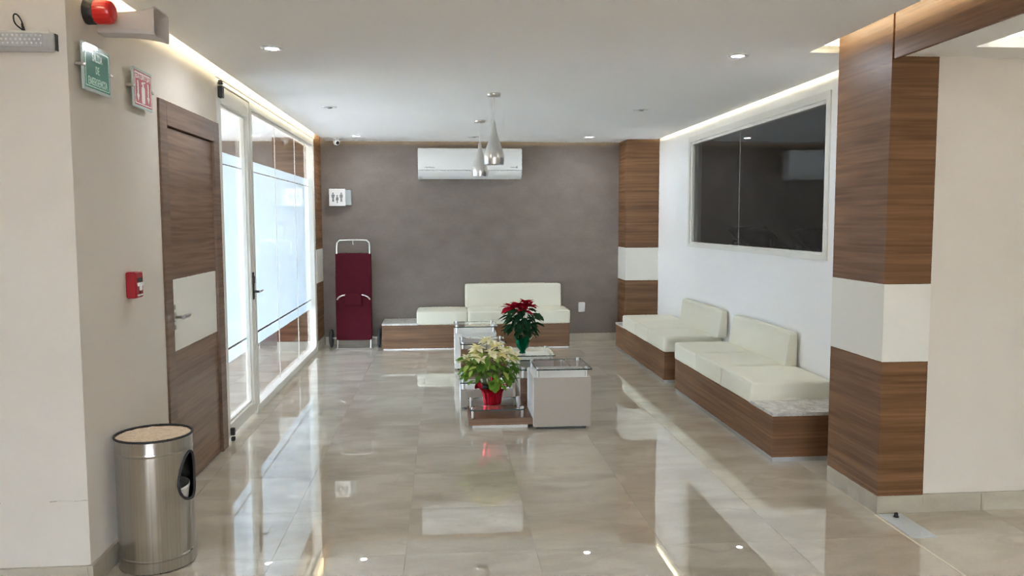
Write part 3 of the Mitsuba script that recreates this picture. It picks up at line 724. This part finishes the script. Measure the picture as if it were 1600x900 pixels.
add('throat', horn([-1.199, -1.21, -1.235, -1.262], [0.090, 0.084, 0.068, 0.052], [0.059, 0.055, 0.046, 0.036], [hcy] * 4, [hcz] * 4), 'mat_beige_plastic', k, smooth=35)
add('back_plate', bx(-1.268, -1.262, hcy - 0.056, hcy + 0.056, hcz - 0.04, hcz + 0.04), 'mat_beige_plastic', k)
add('driver', x_axis(lathe([(0.034, 0.0), (0.030, 0.018), (0.022, 0.028), (0.010, 0.030), (0.0, 0.036)], 28), -1.262, hcy, hcz), 'mat_beige_plastic', k, smooth=45)
add('bracket', join([bx(-1.455, -1.41, 3.70, 3.73, hcz + 0.03, hcz + 0.075, 0.003)]), 'mat_white_plastic', k)

k = thing('emergency_light', 'grey emergency lamp bar with rows of small lamps on the wall at the left edge', 'emergency light')
ey = YC - 0.055
add('housing', bx(-1.92, -1.488, ey + 0.004, YC, 2.160, 2.236, 0.012), 'mat_led_grey', k)
add('front_panel', bx(-1.905, -1.520, ey, ey + 0.006, 2.172, 2.228, 0.003), 'mat_led_grey', k)
add('end_edge', bx(-1.4895, -1.4855, ey + 0.03, YC, 2.166, 2.230, 0.001), 'mat_black_plastic', k)
bead = trimesh.creation.icosphere(1, 0.0042)
shape = mikit.ply(bead, 'mat_led_bead', True)
for r_ in range(3):
    for c_ in range(18):
        xb = -1.527 - c_ * 0.0172 - (0.006 if r_ == 1 else 0); key = numbered(k + '__lamp_bead')
        scene[key] = {**shape, 'to_world': T().translate([xb, ey - 0.0005, 2.186 + r_ * 0.0145])}
loop = [(-1.600, ey + 0.03, 2.234), (-1.604, ey + 0.03, 2.262), (-1.612, ey + 0.028, 2.285), (-1.622, ey + 0.026, 2.298), (-1.632, ey + 0.025, 2.298), (-1.634, ey + 0.025, 2.28), (-1.628, ey + 0.027, 2.262), (-1.614, ey + 0.03, 2.248), (-1.604, ey + 0.03, 2.238)]
def spline(pts, n=40):
    from scipy.interpolate import CubicSpline
    p = np.array(pts, float); return CubicSpline(np.arange(len(p)), p)(np.linspace(0, len(p) - 1, n))
add('cord', join([tube(spline(loop), 0.0028, 8), tube([(-1.600, ey + 0.03, 2.232), (-1.606, ey + 0.03, 2.266)], [0.0062, 0.004], 10)]), 'mat_black_plastic', k, smooth=60, label='looped black cord')

# ------------------------------------------------------------------ floor hinge plate
k = thing('floor_hinge_plate', 'steel floor hinge plate with a black pin at the foot of the near pillar', 'floor plate')
add('plate', bx(2.203, 2.326, 3.572, 3.884, -0.002, 0.004, 0.001), 'mat_steel_plate', k)
add('pin', lathe([(0.014, 0.0), (0.0135, 0.004), (0.0095, 0.006), (0.009, 0.020), (0.006, 0.022), (0.0, 0.022)], 20, (2.272, 3.835, 0.004)), 'mat_black_plastic', k, smooth=40)
for x, y in ((2.262, 3.755), (2.232, 3.60), (2.295, 3.60)):
    add('screw', disc(0.0045, 0.0047, 12, (x, y)), 'mat_dull_steel', k)

# ------------------------------------------------------------------ upholstered benches
def wedge_x(t0, t1):     # backrest standing on y, leaning: full depth below, t1 of it at the top (front face slopes back towards +x)
    def f(v, h):
        s = (v[:, 2] + h[2]) / (2 * h[2]); k = 1 + (t1 - 1) * s
        v[:, 0] = h[0] - (h[0] - v[:, 0]) * k; return v
    return f


def wedge_y(t1):
    def f(v, h):
        s = (v[:, 2] + h[2]) / (2 * h[2]); k = 1 + (t1 - 1) * s
        v[:, 1] = h[1] - (h[1] - v[:, 1]) * k; return v
    return f


XF_, XB_ = 2.03, XR - 0.014
def bench(label, box_, plinth, granite, seats, backs, wedge):
    k = thing('bench', label, 'bench', 'cream and walnut waiting benches')
    add('wood_base', bx(*box_, 0.0015), WOODS[1], k, label='walnut veneer base')
    add('plinth', bx(*plinth), 'mat_plinth_alu', k, label='silver recessed plinth')
    if granite: add('stone_top', bx(*granite, 0.002), 'mat_granite', k, label='grey speckled stone slab')
    for i, c in enumerate(seats): add('seat', cushion(*c, 0.016, 0.013, seed=i), 'mat_cream_leather', k, smooth=True, label='cream leather seat cushion')
    for i, c in enumerate(backs): add('backrest', cushion(*c, 0.018, 0.006, wedge=wedge, seed=7 + i), 'mat_cream_leather', k, smooth=True, label='cream leather backrest')
    return k


ZB0, ZB1 = 0.030, 0.288
bench('nearer cream and walnut bench on the right, with three seats and a stone slab end', (XF_, XB_, 4.815, 6.955, ZB0, ZB1), (XF_ + 0.005, XB_, 4.820, 6.950, 0, ZB0),
      (XF_ - 0.004, XB_, 4.811, 5.20, ZB1 + 0.0005, ZB1 + 0.024),
      [(XF_ - 0.006, XB_, a, b, ZB1 + 0.001, 0.436) for a, b in ((5.165, 5.757), (5.763, 6.351), (6.357, 6.962))],
      [(2.475, XB_, 5.695, 6.87, 0.430, 0.684)], wedge_x(1.0, 0.60))
bench('farther cream and walnut bench on the right, ending at the far right pillar', (XF_, XB_, 7.31, 9.42, ZB0, ZB1), (XF_ + 0.005, XB_, 7.315, 9.415, 0, ZB0),
      (XF_ - 0.004, XB_, 9.035, 9.424, ZB1 + 0.0005, ZB1 + 0.024),
      [(XF_ - 0.006, XB_, a, b, ZB1 + 0.001, 0.436) for a, b in ((7.305, 7.883), (7.889, 8.463), (8.469, 9.045))],
      [(2.475, XB_, 7.165, 8.38, 0.430, 0.684)], wedge_x(1.0, 0.60))
YF_, YBK = 9.545, YB - 0.014
bench('cream and walnut bench along the taupe back wall, stone slab at its left end', (-0.715, 1.497, YF_, YBK, 0.014, ZB1), (-0.703, 1.485, YF_ + 0.012, YBK, 0, 0.014),
      (-0.719, -0.29, YF_ - 0.004, YBK, ZB1 + 0.0005, ZB1 + 0.024),
      [(-0.312, 0.284, YF_ - 0.006, YBK, ZB1 + 0.001, 0.448), (0.288, 0.892, YF_ - 0.006, YBK, ZB1 + 0.001, 0.448), (0.894, 1.503, YF_ - 0.006, YBK, ZB1 + 0.001, 0.448)],
      [(0.268, 1.45, YBK - 0.14, YBK, 0.442, 0.735)], wedge_y(0.65))

# ------------------------------------------------------------------ cluster of cube tables with raised glass tops
def cube_table(label, x0, x1, y0, y1, z0, z1, zg, glass, post_in, skin, front=None, plinth=None, post_r=0.0105, cap=0.012):
    k = thing('cube_table', label, 'coffee table', 'box tables with raised glass tops')
    add('body', bx(x0, x1, y0, y1, z0, z1, 0.0012), skin, k)
    if front: add('front_panel', bx(x0 + 0.001, x1 - 0.001, y0 - 0.004, y0 + 0.001, z0 + 0.001, z1 - 0.0005, 0.0008), front, k)
    if plinth: add('plinth', bx(x0 + 0.03, x1 - 0.03, y0 + 0.025, y1 - 0.03, 0, z0), plinth, k)
    gx0, gx1, gy0, gy1 = glass
    t = 0.009
    add('glass_top', quad((gx0, gy0, zg), (gx1, gy0, zg), (gx1, gy1, zg), (gx0, gy1, zg)), 'mat_glass', k, label='clear glass top')
    e = 0.0018
    add('glass_edge', join([bx(gx0, gx1, gy0, gy0 + e, zg - t, zg - 0.0002), bx(gx0, gx1, gy1 - e, gy1, zg - t, zg - 0.0002), bx(gx0, gx0 + e, gy0, gy1, zg - t, zg - 0.0002), bx(gx1 - e, gx1, gy0, gy1, zg - t, zg - 0.0002)]), 'mat_glass_edge', k, label='dark green glass edge')
    px0, px1, py0, py1 = post_in
    for px in (px0, px1):
        for py in (py0, py1):
            add('post', lathe([(0.0, z1), (post_r, z1), (post_r, zg - t), (post_r * 1.25, zg - t), (post_r * 1.25, zg - t + 0.001), (post_r * 0.9, zg), (post_r * 1.2, zg + 0.0005), (post_r * 1.2, zg + cap), (post_r, zg + cap + 0.002), (0.0, zg + cap + 0.002)], 20, (px, py, 0)), 'mat_chrome', k, smooth=40, label='chrome glass post')
    return k


cube_table('beige box table with raised glass top, nearest and right of the red plant pot', 0.640, 1.058, 5.742, 6.175, 0.020, 0.380, 0.440, (0.664, 1.066, 5.742, 6.19), (0.672, 1.028, 5.765, 6.15), 'mat_table_white', 'mat_beige_laminate', 'mat_black_plastic')
cube_table('lowest walnut box table, its glass top carrying the red plant pot', 0.176, 0.637, 5.802, 6.215, 0.026, 0.076, 0.143, (0.184, 0.584, 5.795, 6.21), (0.207, 0.566, 5.825, 6.16), WOODS[1], None, 'mat_table_white')
cube_table('low beige box table directly behind the one with the red plant pot', 0.130, 0.552, 6.42, 6.84, 0.020, 0.166, 0.222, (0.126, 0.560, 6.405, 6.84), (0.156, 0.526, 6.44, 6.80), 'mat_table_white', 'mat_beige_laminate', 'mat_black_plastic')
cube_table('walnut fronted box table behind the cream poinsettia', 0.152, 0.565, 7.30, 7.71, 0.020, 0.350, 0.398, (0.150, 0.570, 7.29, 7.72), (0.176, 0.540, 7.325, 7.685), 'mat_beige_laminate', WOODS[1], 'mat_black_plastic')
cube_table('tall pale box table at the back left of the group, nearest the back bench', 0.110, 0.532, 8.15, 8.56, 0.020, 0.382, 0.446, (0.108, 0.545, 8.135, 8.57), (0.136, 0.505, 8.175, 8.53), 'mat_table_white', 'mat_table_white', 'mat_black_plastic')
cube_table('walnut fronted box table hidden behind the nearest beige box', 0.596, 1.010, 6.30, 6.72, 0.020, 0.270, 0.340, (0.590, 1.015, 6.29, 6.73), (0.622, 0.985, 6.325, 6.69), 'mat_beige_laminate', WOODS[1], 'mat_black_plastic')
cube_table('low pale box table whose glass top carries the green plant pot', 0.640, 1.040, 7.60, 8.10, 0.020, 0.190, 0.234, (0.634, 1.055, 7.585, 8.12), (0.668, 1.018, 7.62, 8.08), 'mat_table_white', None, 'mat_black_plastic')

# ------------------------------------------------------------------ poinsettias
def leaf_mesh(kind):
    n = 8; v, f = [], []
    for i in range(n + 1):
        t = i / n
        if kind == 'bract': w = 0.235 * math.sin(PI * min(1, t * 1.02) ** 0.85) ** 0.9
        elif kind == 'lobed': w = 0.30 * math.sin(PI * t ** 0.72) ** 0.75 * (1 + 0.14 * math.cos(5.2 * PI * t))
        else: w = 0.29 * math.sin(PI * t ** 0.75) ** 0.8
        w = max(w, 0.006); bend = -0.22 * t * t
        for u in (-1, -0.5, 0, 0.5, 1):
            v.append((t, u * w, bend + 0.09 * abs(u) * w * 2.2 + 0.010 * math.sin(9 * t + 3 * u)))
    for i in range(n):
        for j in range(4):
            a = i * 5 + j; f += [[a, a + 5, a + 6], [a, a + 6, a + 1]]
    return trimesh.Trimesh(v, f, process=False)


LEAF = {k: leaf_mesh(k) for k in ('bract', 'lobed', 'plain')}
LSHAPE = {}
def leaf(parent, name, kind, m, pos, az, pitch, roll, L, W=1.0):
    if (kind, m) not in LSHAPE: LSHAPE[kind, m] = mikit.ply(LEAF[kind], m, True)
    key = numbered(parent + '__' + name)
    to = T().translate(list(map(float, pos))).rotate([0, 0, 1], math.degrees(az)).rotate([0, 1, 0], -math.degrees(pitch)).rotate([1, 0, 0], math.degrees(roll)).scale([L, L * W, L])
    scene[key] = {**LSHAPE[kind, m], 'to_world': to}


def poinsettia(label, cx, cy, zbase, pot, soil_z, crown, greens, bracts, bract_mats, leaf_mats, seed):
    r = random.Random(seed); k = thing('poinsettia', label, 'potted plant', 'potted poinsettias')
    pot(k)
    # stems from the pot to the flower heads
    for i, (hx, hy_, hz_) in enumerate(crown):
        b = (cx + 0.25 * hx + r.uniform(-.01, .01), cy + 0.25 * hy_ + r.uniform(-.01, .01), soil_z)
        mid = (cx + 0.55 * hx, cy + 0.55 * hy_, soil_z + 0.5 * (zbase + hz_ - soil_z))
        add('stem', tube(spline([b, mid, (cx + hx, cy + hy_, zbase + hz_)], 6), [0.0048, 0.0046, 0.0044, 0.004, 0.0036, 0.003], 6), 'mat_stem', k, smooth=True)
    for (x, y, z, az, pitch, L, W, mi_) in greens(r):
        leaf(k, 'leaf', 'lobed' if r.random() < 0.5 else 'plain', leaf_mats[mi_], (cx + x, cy + y, zbase + z), az, pitch, r.uniform(-.5, .5), L, W)
    for (hx, hy_, hz_), (num, L0) in zip(crown, bracts):
        for j in range(num):
            az = j * 2.39996 + r.uniform(-.25, .25); q = j / num
            leaf(k, 'bract', 'bract', bract_mats[r.random() < 0.3], (cx + hx, cy + hy_, zbase + hz_ + 0.012 * (1 - q)), az, 0.70 - 0.95 * q + r.uniform(-.15, .15), r.uniform(-.4, .4), L0 * (0.68 + 0.5 * q) * r.uniform(.85, 1.1), r.uniform(.9, 1.25))
    return k


def pot_red(k):
    prof = [(0.0, 0.1445), (0.060, 0.1445), (0.064, 0.150), (0.068, 0.185), (0.073, 0.225), (0.083, 0.252), (0.104, 0.274), (0.124, 0.294)]
    sc = lambda a, i: (1 + (0.012 + 0.008 * i) * math.sin(13 * a + 0.6 * i) + 0.01 * math.sin(31 * a + i), (0.022 * math.sin(5 * a + 1.0) + 0.012 * math.sin(9 * a)) if i == 7 else (0.004 * math.sin(5 * a) if i == 6 else 0))
    add('foil_wrap', lathe(prof, 120, (0.358, 5.985, 0), sc), 'mat_red_foil', k, smooth=20, label='crinkled red foil wrap')
    add('soil', disc(0.075, 0.252, 28, (0.358, 5.985)), 'mat_soil', k)
    rb = trimesh.util.concatenate([bx(-0.026, 0.004, -0.012, 0.012, -0.012, 0.014, 0.004).apply_transform(trimesh.transformations.rotation_matrix(a, [0.3, 1, 0.4])) for a in (0.3, 1.2, 2.2)])
    add('ribbon', rb.apply_translation([0.305, 5.885, 0.288]), 'mat_ribbon', k, label='black ribbon bow')
    tg = trimesh.util.concatenate([bx(-0.020, 0.020, -0.002, 0.002, -0.013, 0.013, 0.001).apply_transform(trimesh.transformations.rotation_matrix(a, [1, 0.2, 0.5])) for a in (-0.5, 0.6)])
    add('foil_tag', tg.apply_translation([0.437, 5.885, 0.290]), 'mat_silver_foil', k, label='crumpled silver foil tag')
    add('card_stick', join([tube([(0.428, 5.93, 0.26), (0.428, 5.93, 0.345)], 0.0024, 6), bx(0.418, 0.438, 5.928, 5.932, 0.338, 0.349, 0.001)]), 'mat_silver_foil', k)


def greens1(r):
    out = []
    for i in range(170):
        az = i * 2.39996; q = (i + 0.5) / 170; rad = 0.03 + 0.165 * math.sqrt(r.random()); z = 0.205 + 0.18 * q + r.uniform(-.03, .03)
        out.append((rad * math.cos(az), 0.85 * rad * math.sin(az), z + 0.02 - 0.45 * max(0, rad - 0.1), az + r.uniform(-.5, .5), r.uniform(-0.75, 0.25), r.uniform(.055, .085), r.uniform(.75, 1.1), r.choice((0, 0, 2, 2, 1) if q > 0.5 else (0, 1, 1))))
    for x, y, z, az, p, L, W in ((0.03, -0.11, 0.205, -1.35, -1.15, 0.10, 1.45), (0.125, -0.06, 0.225, -0.5, -1.1, 0.10, 1.3), (0.16, -0.05, 0.27, -0.3, -1.05, 0.10, 1.25), (0.14, 0.0, 0.33, 0.1, -0.25, 0.09, 1.0), (-0.14, -0.06, 0.25, 3.5, -0.8, 0.085, 1.1), (-0.17, 0.0, 0.28, 3.2, -0.6, 0.085, 1.0)):
        out.append((x, y, z, az, p, L, W, 0))
    return out


crown1 = [(-0.018, 0.022, 0.47), (0.059, -0.033, 0.435), (0.136, -0.022, 0.385), (0.183, 0.033, 0.355), (-0.088, -0.033, 0.42), (-0.171, -0.022, 0.35), (0.012, -0.11, 0.395), (0.094, -0.099, 0.385), (0.035, 0.121, 0.43), (-0.094, 0.099, 0.4), (-0.106, -0.099, 0.365), (0.13, 0.099, 0.38), (-0.059, -0.132, 0.35), (0.153, -0.077, 0.345), (-0.201, 0.033, 0.32), (0.19, -0.01, 0.335), (-0.115, -0.06, 0.385), (0.05, -0.11, 0.36)]
poinsettia('cream flowered poinsettia in a red foil pot, standing on the lowest glass table', 0.335, 5.985, 0.1435, pot_red, 0.255, crown1, greens1,
           [(15, 0.075), (15, 0.08), (14, 0.078), (12, 0.07), (13, 0.075), (12, 0.06), (12, 0.07), (12, 0.07), (12, 0.08), (12, 0.07), (11, 0.06), (12, 0.075), (11, 0.065), (11, 0.06), (10, 0.06), (11, 0.06), (11, 0.06), (11, 0.065)], ('mat_bract_cream', 'mat_bract_yellow'), ('mat_leaf_fresh', 'mat_leaf_mid', 'mat_leaf_lime'), 5)


def pot_green(k):
    c = (0.757, 7.75, 0)
    prof = [(0.0, 0.2355), (0.030, 0.2355), (0.031, 0.241), (0.023, 0.252), (0.029, 0.264), (0.050, 0.290), (0.062, 0.325), (0.067, 0.355), (0.070, 0.372), (0.084, 0.388)]
    sc = lambda a, i: (1 + 0.03 * math.sin(7 * a + 0.5 * i) + 0.015 * math.sin(17 * a + i), 0.012 * math.sin(4 * a + 0.7) + 0.008 * math.sin(9 * a) if i == 9 else 0)
    add('foil_wrap', lathe(prof, 96, c, sc), 'mat_green_foil', k, smooth=20, label='shiny green foil wrap')
    add('soil', disc(0.062, 0.362, 24, (c[0], c[1])), 'mat_soil', k)
    add('foil_tag', tube(spline([(0.815, 7.69, 0.375), (0.838, 7.68, 0.392), (0.858, 7.675, 0.42)], 8), [0.010, 0.009, 0.007, 0.006, 0.005, 0.004, 0.003, 0.001], 6), 'mat_silver_foil', k, label='silver foil spike')


def greens2(r):
    out = []
    for i in range(60):
        az = i * 2.39996; q = (i + 0.5) / 60; rad = 0.03 + 0.085 * math.sqrt(r.random()); z = 0.20 + 0.245 * q + r.uniform(-.02, .02)
        out.append((rad * math.cos(az), rad * math.sin(az), z, az + r.uniform(-.3, .3), r.uniform(-0.65, 0.0), r.uniform(.09, .135), r.uniform(.75, 1.05), r.choice((0, 0, 1))))
    for x, y, z, az, p, L in ((-0.11, -0.03, 0.36, 3.3, -0.25, 0.13), (-0.08, -0.05, 0.28, 3.6, -0.7, 0.13), (0.10, -0.02, 0.37, -0.1, -0.35, 0.12), (0.08, -0.06, 0.30, -0.6, -0.95, 0.12), (0.03, -0.09, 0.33, -1.2, -1.1, 0.12)):
        out.append((x, y, z, az, p, L, 0.9, 0))
    return out


crown2 = [(-0.045, -0.02, 0.455), (0.035, 0.0, 0.472), (0.0, -0.08, 0.415), (-0.11, 0.02, 0.440), (0.08, 0.05, 0.450)]
poinsettia('red flowered poinsettia in a green foil pot, in front of the back bench', 0.757, 7.75, 0.2345, pot_green, 0.362, crown2, greens2,
           [(15, 0.108), (16, 0.11), (15, 0.105), (13, 0.11), (12, 0.10)], ('mat_bract_red', 'mat_bract_crimson'), ('mat_leaf_dark', 'mat_leaf_deep'), 11)

# ------------------------------------------------------------------ steel waste bin with a sand top
k = thing('waste_bin', 'round stainless steel bin with a sand top, before the wooden door', 'bin')
bcx, bcy, br = -1.273, 3.636, 0.158
prof = [(0.150, 0.0), (br, 0.004), (br, 0.050), (br + 0.003, 0.054), (br + 0.003, 0.060), (br, 0.064), (br, 0.508), (br + 0.002, 0.512), (br + 0.002, 0.517), (br, 0.521), (br, 0.575)]
shell = m3.Manifold.cylinder(0.60, br, br, 128)
nrm_az = math.radians(-9.0)
# shell with an oval hole: a grid on the cylinder with the hole's faces left out, its border snapped to the oval
def bin_shell():
    na, zs = 192, np.unique(np.concatenate([[0.004, 0.050, 0.054, 0.060, 0.064, 0.508, 0.512, 0.517, 0.521, 0.575], np.linspace(0.07, 0.505, 60)]))
    rad = lambda z: br + 0.003 * (0.053 < z < 0.061) + 0.002 * (0.5115 < z < 0.5175)
    v, f = [], []
    for z in zs:
        for j in range(na):
            a = 2 * PI * j / na; v.append([a, z])
    def hole(a, z):
        d = (a - nrm_az + PI) % (2 * PI) - PI
        return math.hypot(d * br / (0.073 - 0.018 * (z - 0.395) / 0.105), (z - 0.395) / 0.105), d
    ins = [hole(a, z)[0] < 1 for a, z in v]
    for i in range(len(zs) - 1):
        for j in range(na):
            q = [i * na + j, i * na + (j + 1) % na, (i + 1) * na + (j + 1) % na, (i + 1) * na + j]
            if all(ins[x] for x in q): continue
            f += [[q[0], q[1], q[2]], [q[0], q[2], q[3]]]
    out = []
    for (a, z), inside in zip(v, ins):
        h_, d = hole(a, z)
        if inside and h_ > 0.5:
            z2 = 0.395 + (z - 0.395) / h_; a2 = nrm_az + d / h_; a, z = a2, z2
        out.append((bcx + rad(z) * math.cos(a), bcy + rad(z) * math.sin(a), z))
    m = trimesh.Trimesh(out, f, process=False); m.remove_unreferenced_vertices(); return m
add('shell', bin_shell(), 'mat_steel', k, smooth=30, label='brushed steel shell')
add('base', lathe([(0.0, 0.0), (0.152, 0.0), (br, 0.0045)], 64, (bcx, bcy, 0)), 'mat_rubber', k)
rim = []
for t in np.linspace(0, 2 * PI, 49):
    z = 0.395 + 0.105 * math.sin(t); w = 0.073 - 0.018 * (z - 0.395) / 0.105
    a = nrm_az + w * math.cos(t) / br; rim.append((bcx + (br + 0.001) * math.cos(a), bcy + (br + 0.001) * math.sin(a), z))
add('hole_rim', tube(rim, 0.006, 8, cap=False), 'mat_rubber', k, smooth=True, label='black rubber rim of the oval opening')
add('liner', lathe([(0.0, 0.02), (0.125, 0.02), (0.135, 0.30), (0.139, 0.345), (0.141, 0.345), (0.141, 0.335)], 48, (bcx, bcy, 0)), 'mat_white_plastic', k, smooth=40)
add('sand_tray', lathe([(0.0, 0.535), (0.140, 0.535), (br - 0.003, 0.571)], 64, (bcx, bcy, 0)), 'mat_black_plastic', k)
ring = [(bcx + (br + 0.0005) * math.cos(t), bcy + (br + 0.0005) * math.sin(t), 0.576) for t in np.linspace(0, 2 * PI, 97)]
add('top_rim', tube(ring, 0.0052, 10, cap=False), 'mat_rubber', k, smooth=True, label='black rubber top rim')
sv = lathe([(0.0, 0.0), (0.03, 0.0), (0.06, 0.0), (0.09, 0.0), (0.12, 0.0), (0.14, 0.0), (br - 0.004, -0.002)], 96, (bcx, bcy, 0.5735))
vv = np.array(sv.vertices); vv[:, 2] += 0.006 * (meshkit.fbm(vv * 40, 3) - 0.5) ; sv.vertices = vv
add('sand', sv, 'mat_sand', k, smooth=True, label='coarse beige sand', kind='stuff')

# ------------------------------------------------------------------ burgundy shopping cart
k = thing('folding_cart', 'burgundy cloth shopping cart with silver handles and two wheels against the taupe wall', 'shopping cart')
cy0 = 9.70; cxl, cxr = -1.262, -0.846
def cart_y(z): return cy0 + 0.06 * (z / 1.3)     # leans a little towards the wall
hd_ = [(cxl + 0.016, cart_y(1.10), 1.10), (cxl + 0.016, cart_y(1.2), 1.215), (cxl + 0.022, cart_y(1.26), 1.255), (cxl + 0.05, cart_y(1.285), 1.283), (-1.054, cart_y(1.288), 1.288), (cxr - 0.05, cart_y(1.285), 1.283), (cxr - 0.022, cart_y(1.26), 1.255), (cxr - 0.016, cart_y(1.2), 1.215), (cxr - 0.016, cart_y(1.10), 1.10)]
add('handle', tube(hd_, 0.0098, 12), 'mat_chrome', k, smooth=50, label='silver tube handle')
add('hook', join([tube([(-1.058, cart_y(1.28), 1.282), (-1.056, cart_y(1.25), 1.245), (-1.054, cart_y(1.25) - 0.006, 1.23)], 0.005, 8)]), 'mat_chrome', k, smooth=50)
add('seam', tube([(-1.054, cy0 - 0.013 + 0.02, 0.125), (-1.054, cart_y(0.5) - 0.016, 0.52)], 0.0022, 6), 'mat_burgundy_cloth', k)
pan = cushion(cxl, cxr, -0.035, 0.035, 0.105, 1.128, 0.012, 0.004, 24)
pv = np.array(pan.vertices); pv[:, 1] += cy0 + 0.02 + 0.06 * pv[:, 2] / 1.3 + np.where(pv[:, 1] < 0, 0.012 * (meshkit.fbm(np.stack([pv[:, 0] * 6, pv[:, 2] * 3, pv[:, 0] * 0], 1), 3) - 0.5), 0); pan.vertices = pv
add('cloth_bag', pan, 'mat_burgundy_cloth', k, smooth=True, label='flat burgundy cloth bag')
flap = cushion(-1.150, -0.958, -0.012, 0.012, 0.520, 0.655, 0.010, 0.004, 12); fv = np.array(flap.vertices); fv[:, 1] += cart_y(0.59) - 0.040; flap.vertices = fv
add('flap', flap, 'mat_burgundy_cloth', k, smooth=True)
for s in (-1, 1):
    xm = -1.054
    pts = [(xm + s * 0.085, cart_y(.63) - 0.035, 0.640), (xm + s * 0.125, cart_y(.63) - 0.045, 0.637), (xm + s * 0.165, cart_y(.62) - 0.045, 0.618), (xm + s * 0.190, cart_y(.6) - 0.035, 0.585)]
    add('side_grip', tube(spline(pts, 14), 0.0100, 12), 'mat_chrome', k, smooth=50, label='curved silver grip')
for s in (-1, 1):
    xt = -1.054 + s * 0.195
    add('leg', tube([(xt, cart_y(.1) + 0.005, 0.14), (xt, cart_y(0) - 0.02, 0.004)], 0.0088, 12), 'mat_chrome', k, smooth=50)
add('foot_plate', join([bx(-1.268, -0.838, cy0 - 0.06, cy0 + 0.03, 0.004, 0.010, 0.002), tube([(-1.268, cy0 - 0.055, 0.012), (-0.838, cy0 - 0.055, 0.012)], 0.006, 8)]), 'mat_dull_steel', k, smooth=40)
for s, xw in ((-1, -1.338), (1, -0.772)):
    def wheel_at(m): v = np.array(m.vertices); m.vertices = np.stack([v[:, 2] + xw, v[:, 0] + 9.845, v[:, 1] + 0.108], 1); return m
    prof = [(0.070, -0.016), (0.088, -0.018), (0.101, -0.014), (0.107, -0.006), (0.108, 0.0), (0.107, 0.006), (0.101, 0.014), (0.088, 0.018), (0.070, 0.016), (0.070, -0.016)]
    w = add('wheel', wheel_at(lathe(prof, 48)), 'mat_grey_wheel', k, smooth=40, label='dark rubber wheel')
    add('hub', wheel_at(lathe([(0.0, -0.012), (0.071, -0.010), (0.071, 0.010), (0.0, 0.012)], 32)), 'mat_black_plastic', w, smooth=40)
add('axle', tube([(-1.338, 9.845, 0.108), (-0.772, 9.845, 0.108)], 0.007, 10), 'mat_chrome', k, smooth=50)
for s in (-1, 1):
    xt = -1.054 + s * 0.195
    add('wheel_bracket', tube([(xt, 9.74, 0.16), (xt, 9.845, 0.108)], 0.007, 8), 'mat_chrome', k, smooth=50)

# ------------------------------------------------------------------ treadmills in the dark gym behind the window
def treadmill(label, x, y, tall, w, grey):
    k = thing('treadmill', label, 'treadmill', 'treadmills in the dark gym')
    add('deck', bx(x, x + w, y - 1.25, y + 0.1, 0.012, 0.19, 0.03), 'mat_black_plastic', k)
    for xx in (x + 0.02, x + w - 0.02):
        add('upright', tube([(xx, y, 0.15), (xx, y + 0.10, tall - 0.30), (xx, y + 0.05, tall - 0.12)], 0.03, 12), 'mat_pale_grey' if grey else 'mat_black_plastic', k, smooth=50)
        add('handrail', tube([(xx, y, tall - 0.26), (xx, y - 0.42, tall - 0.27)], 0.02, 10), 'mat_black_plastic', k, smooth=50)
    c = bx(0, w, -0.03, 0.03, 0.0, 0.66, 0.025); c.apply_transform(trimesh.transformations.rotation_matrix(-1.25, [1, 0, 0])); c.apply_translation([x, y - 0.40, tall - 0.21])
    add('console', c, 'mat_black_plastic', k)
    if grey: add('screen_back', bx(x + 0.05, x + 0.24, y - 0.36, y - 0.30, tall - 0.30, tall - 0.16, 0.01), 'mat_lamp_off', k)
    else: add('grip', tube([(x + 0.03, y - 0.86, tall - 0.21), (x + 0.03, y - 0.84, tall - 0.08)], 0.018, 10), 'mat_black_plastic', k, smooth=50)
    return k


treadmill('dark treadmill console leaning behind the left pane of the dark window', 2.95, 8.03, 1.415, 0.42, False)
treadmill('dark treadmill with pale grey upright behind the right end of the dark window', 2.95, 6.52, 1.415, 0.44, True)
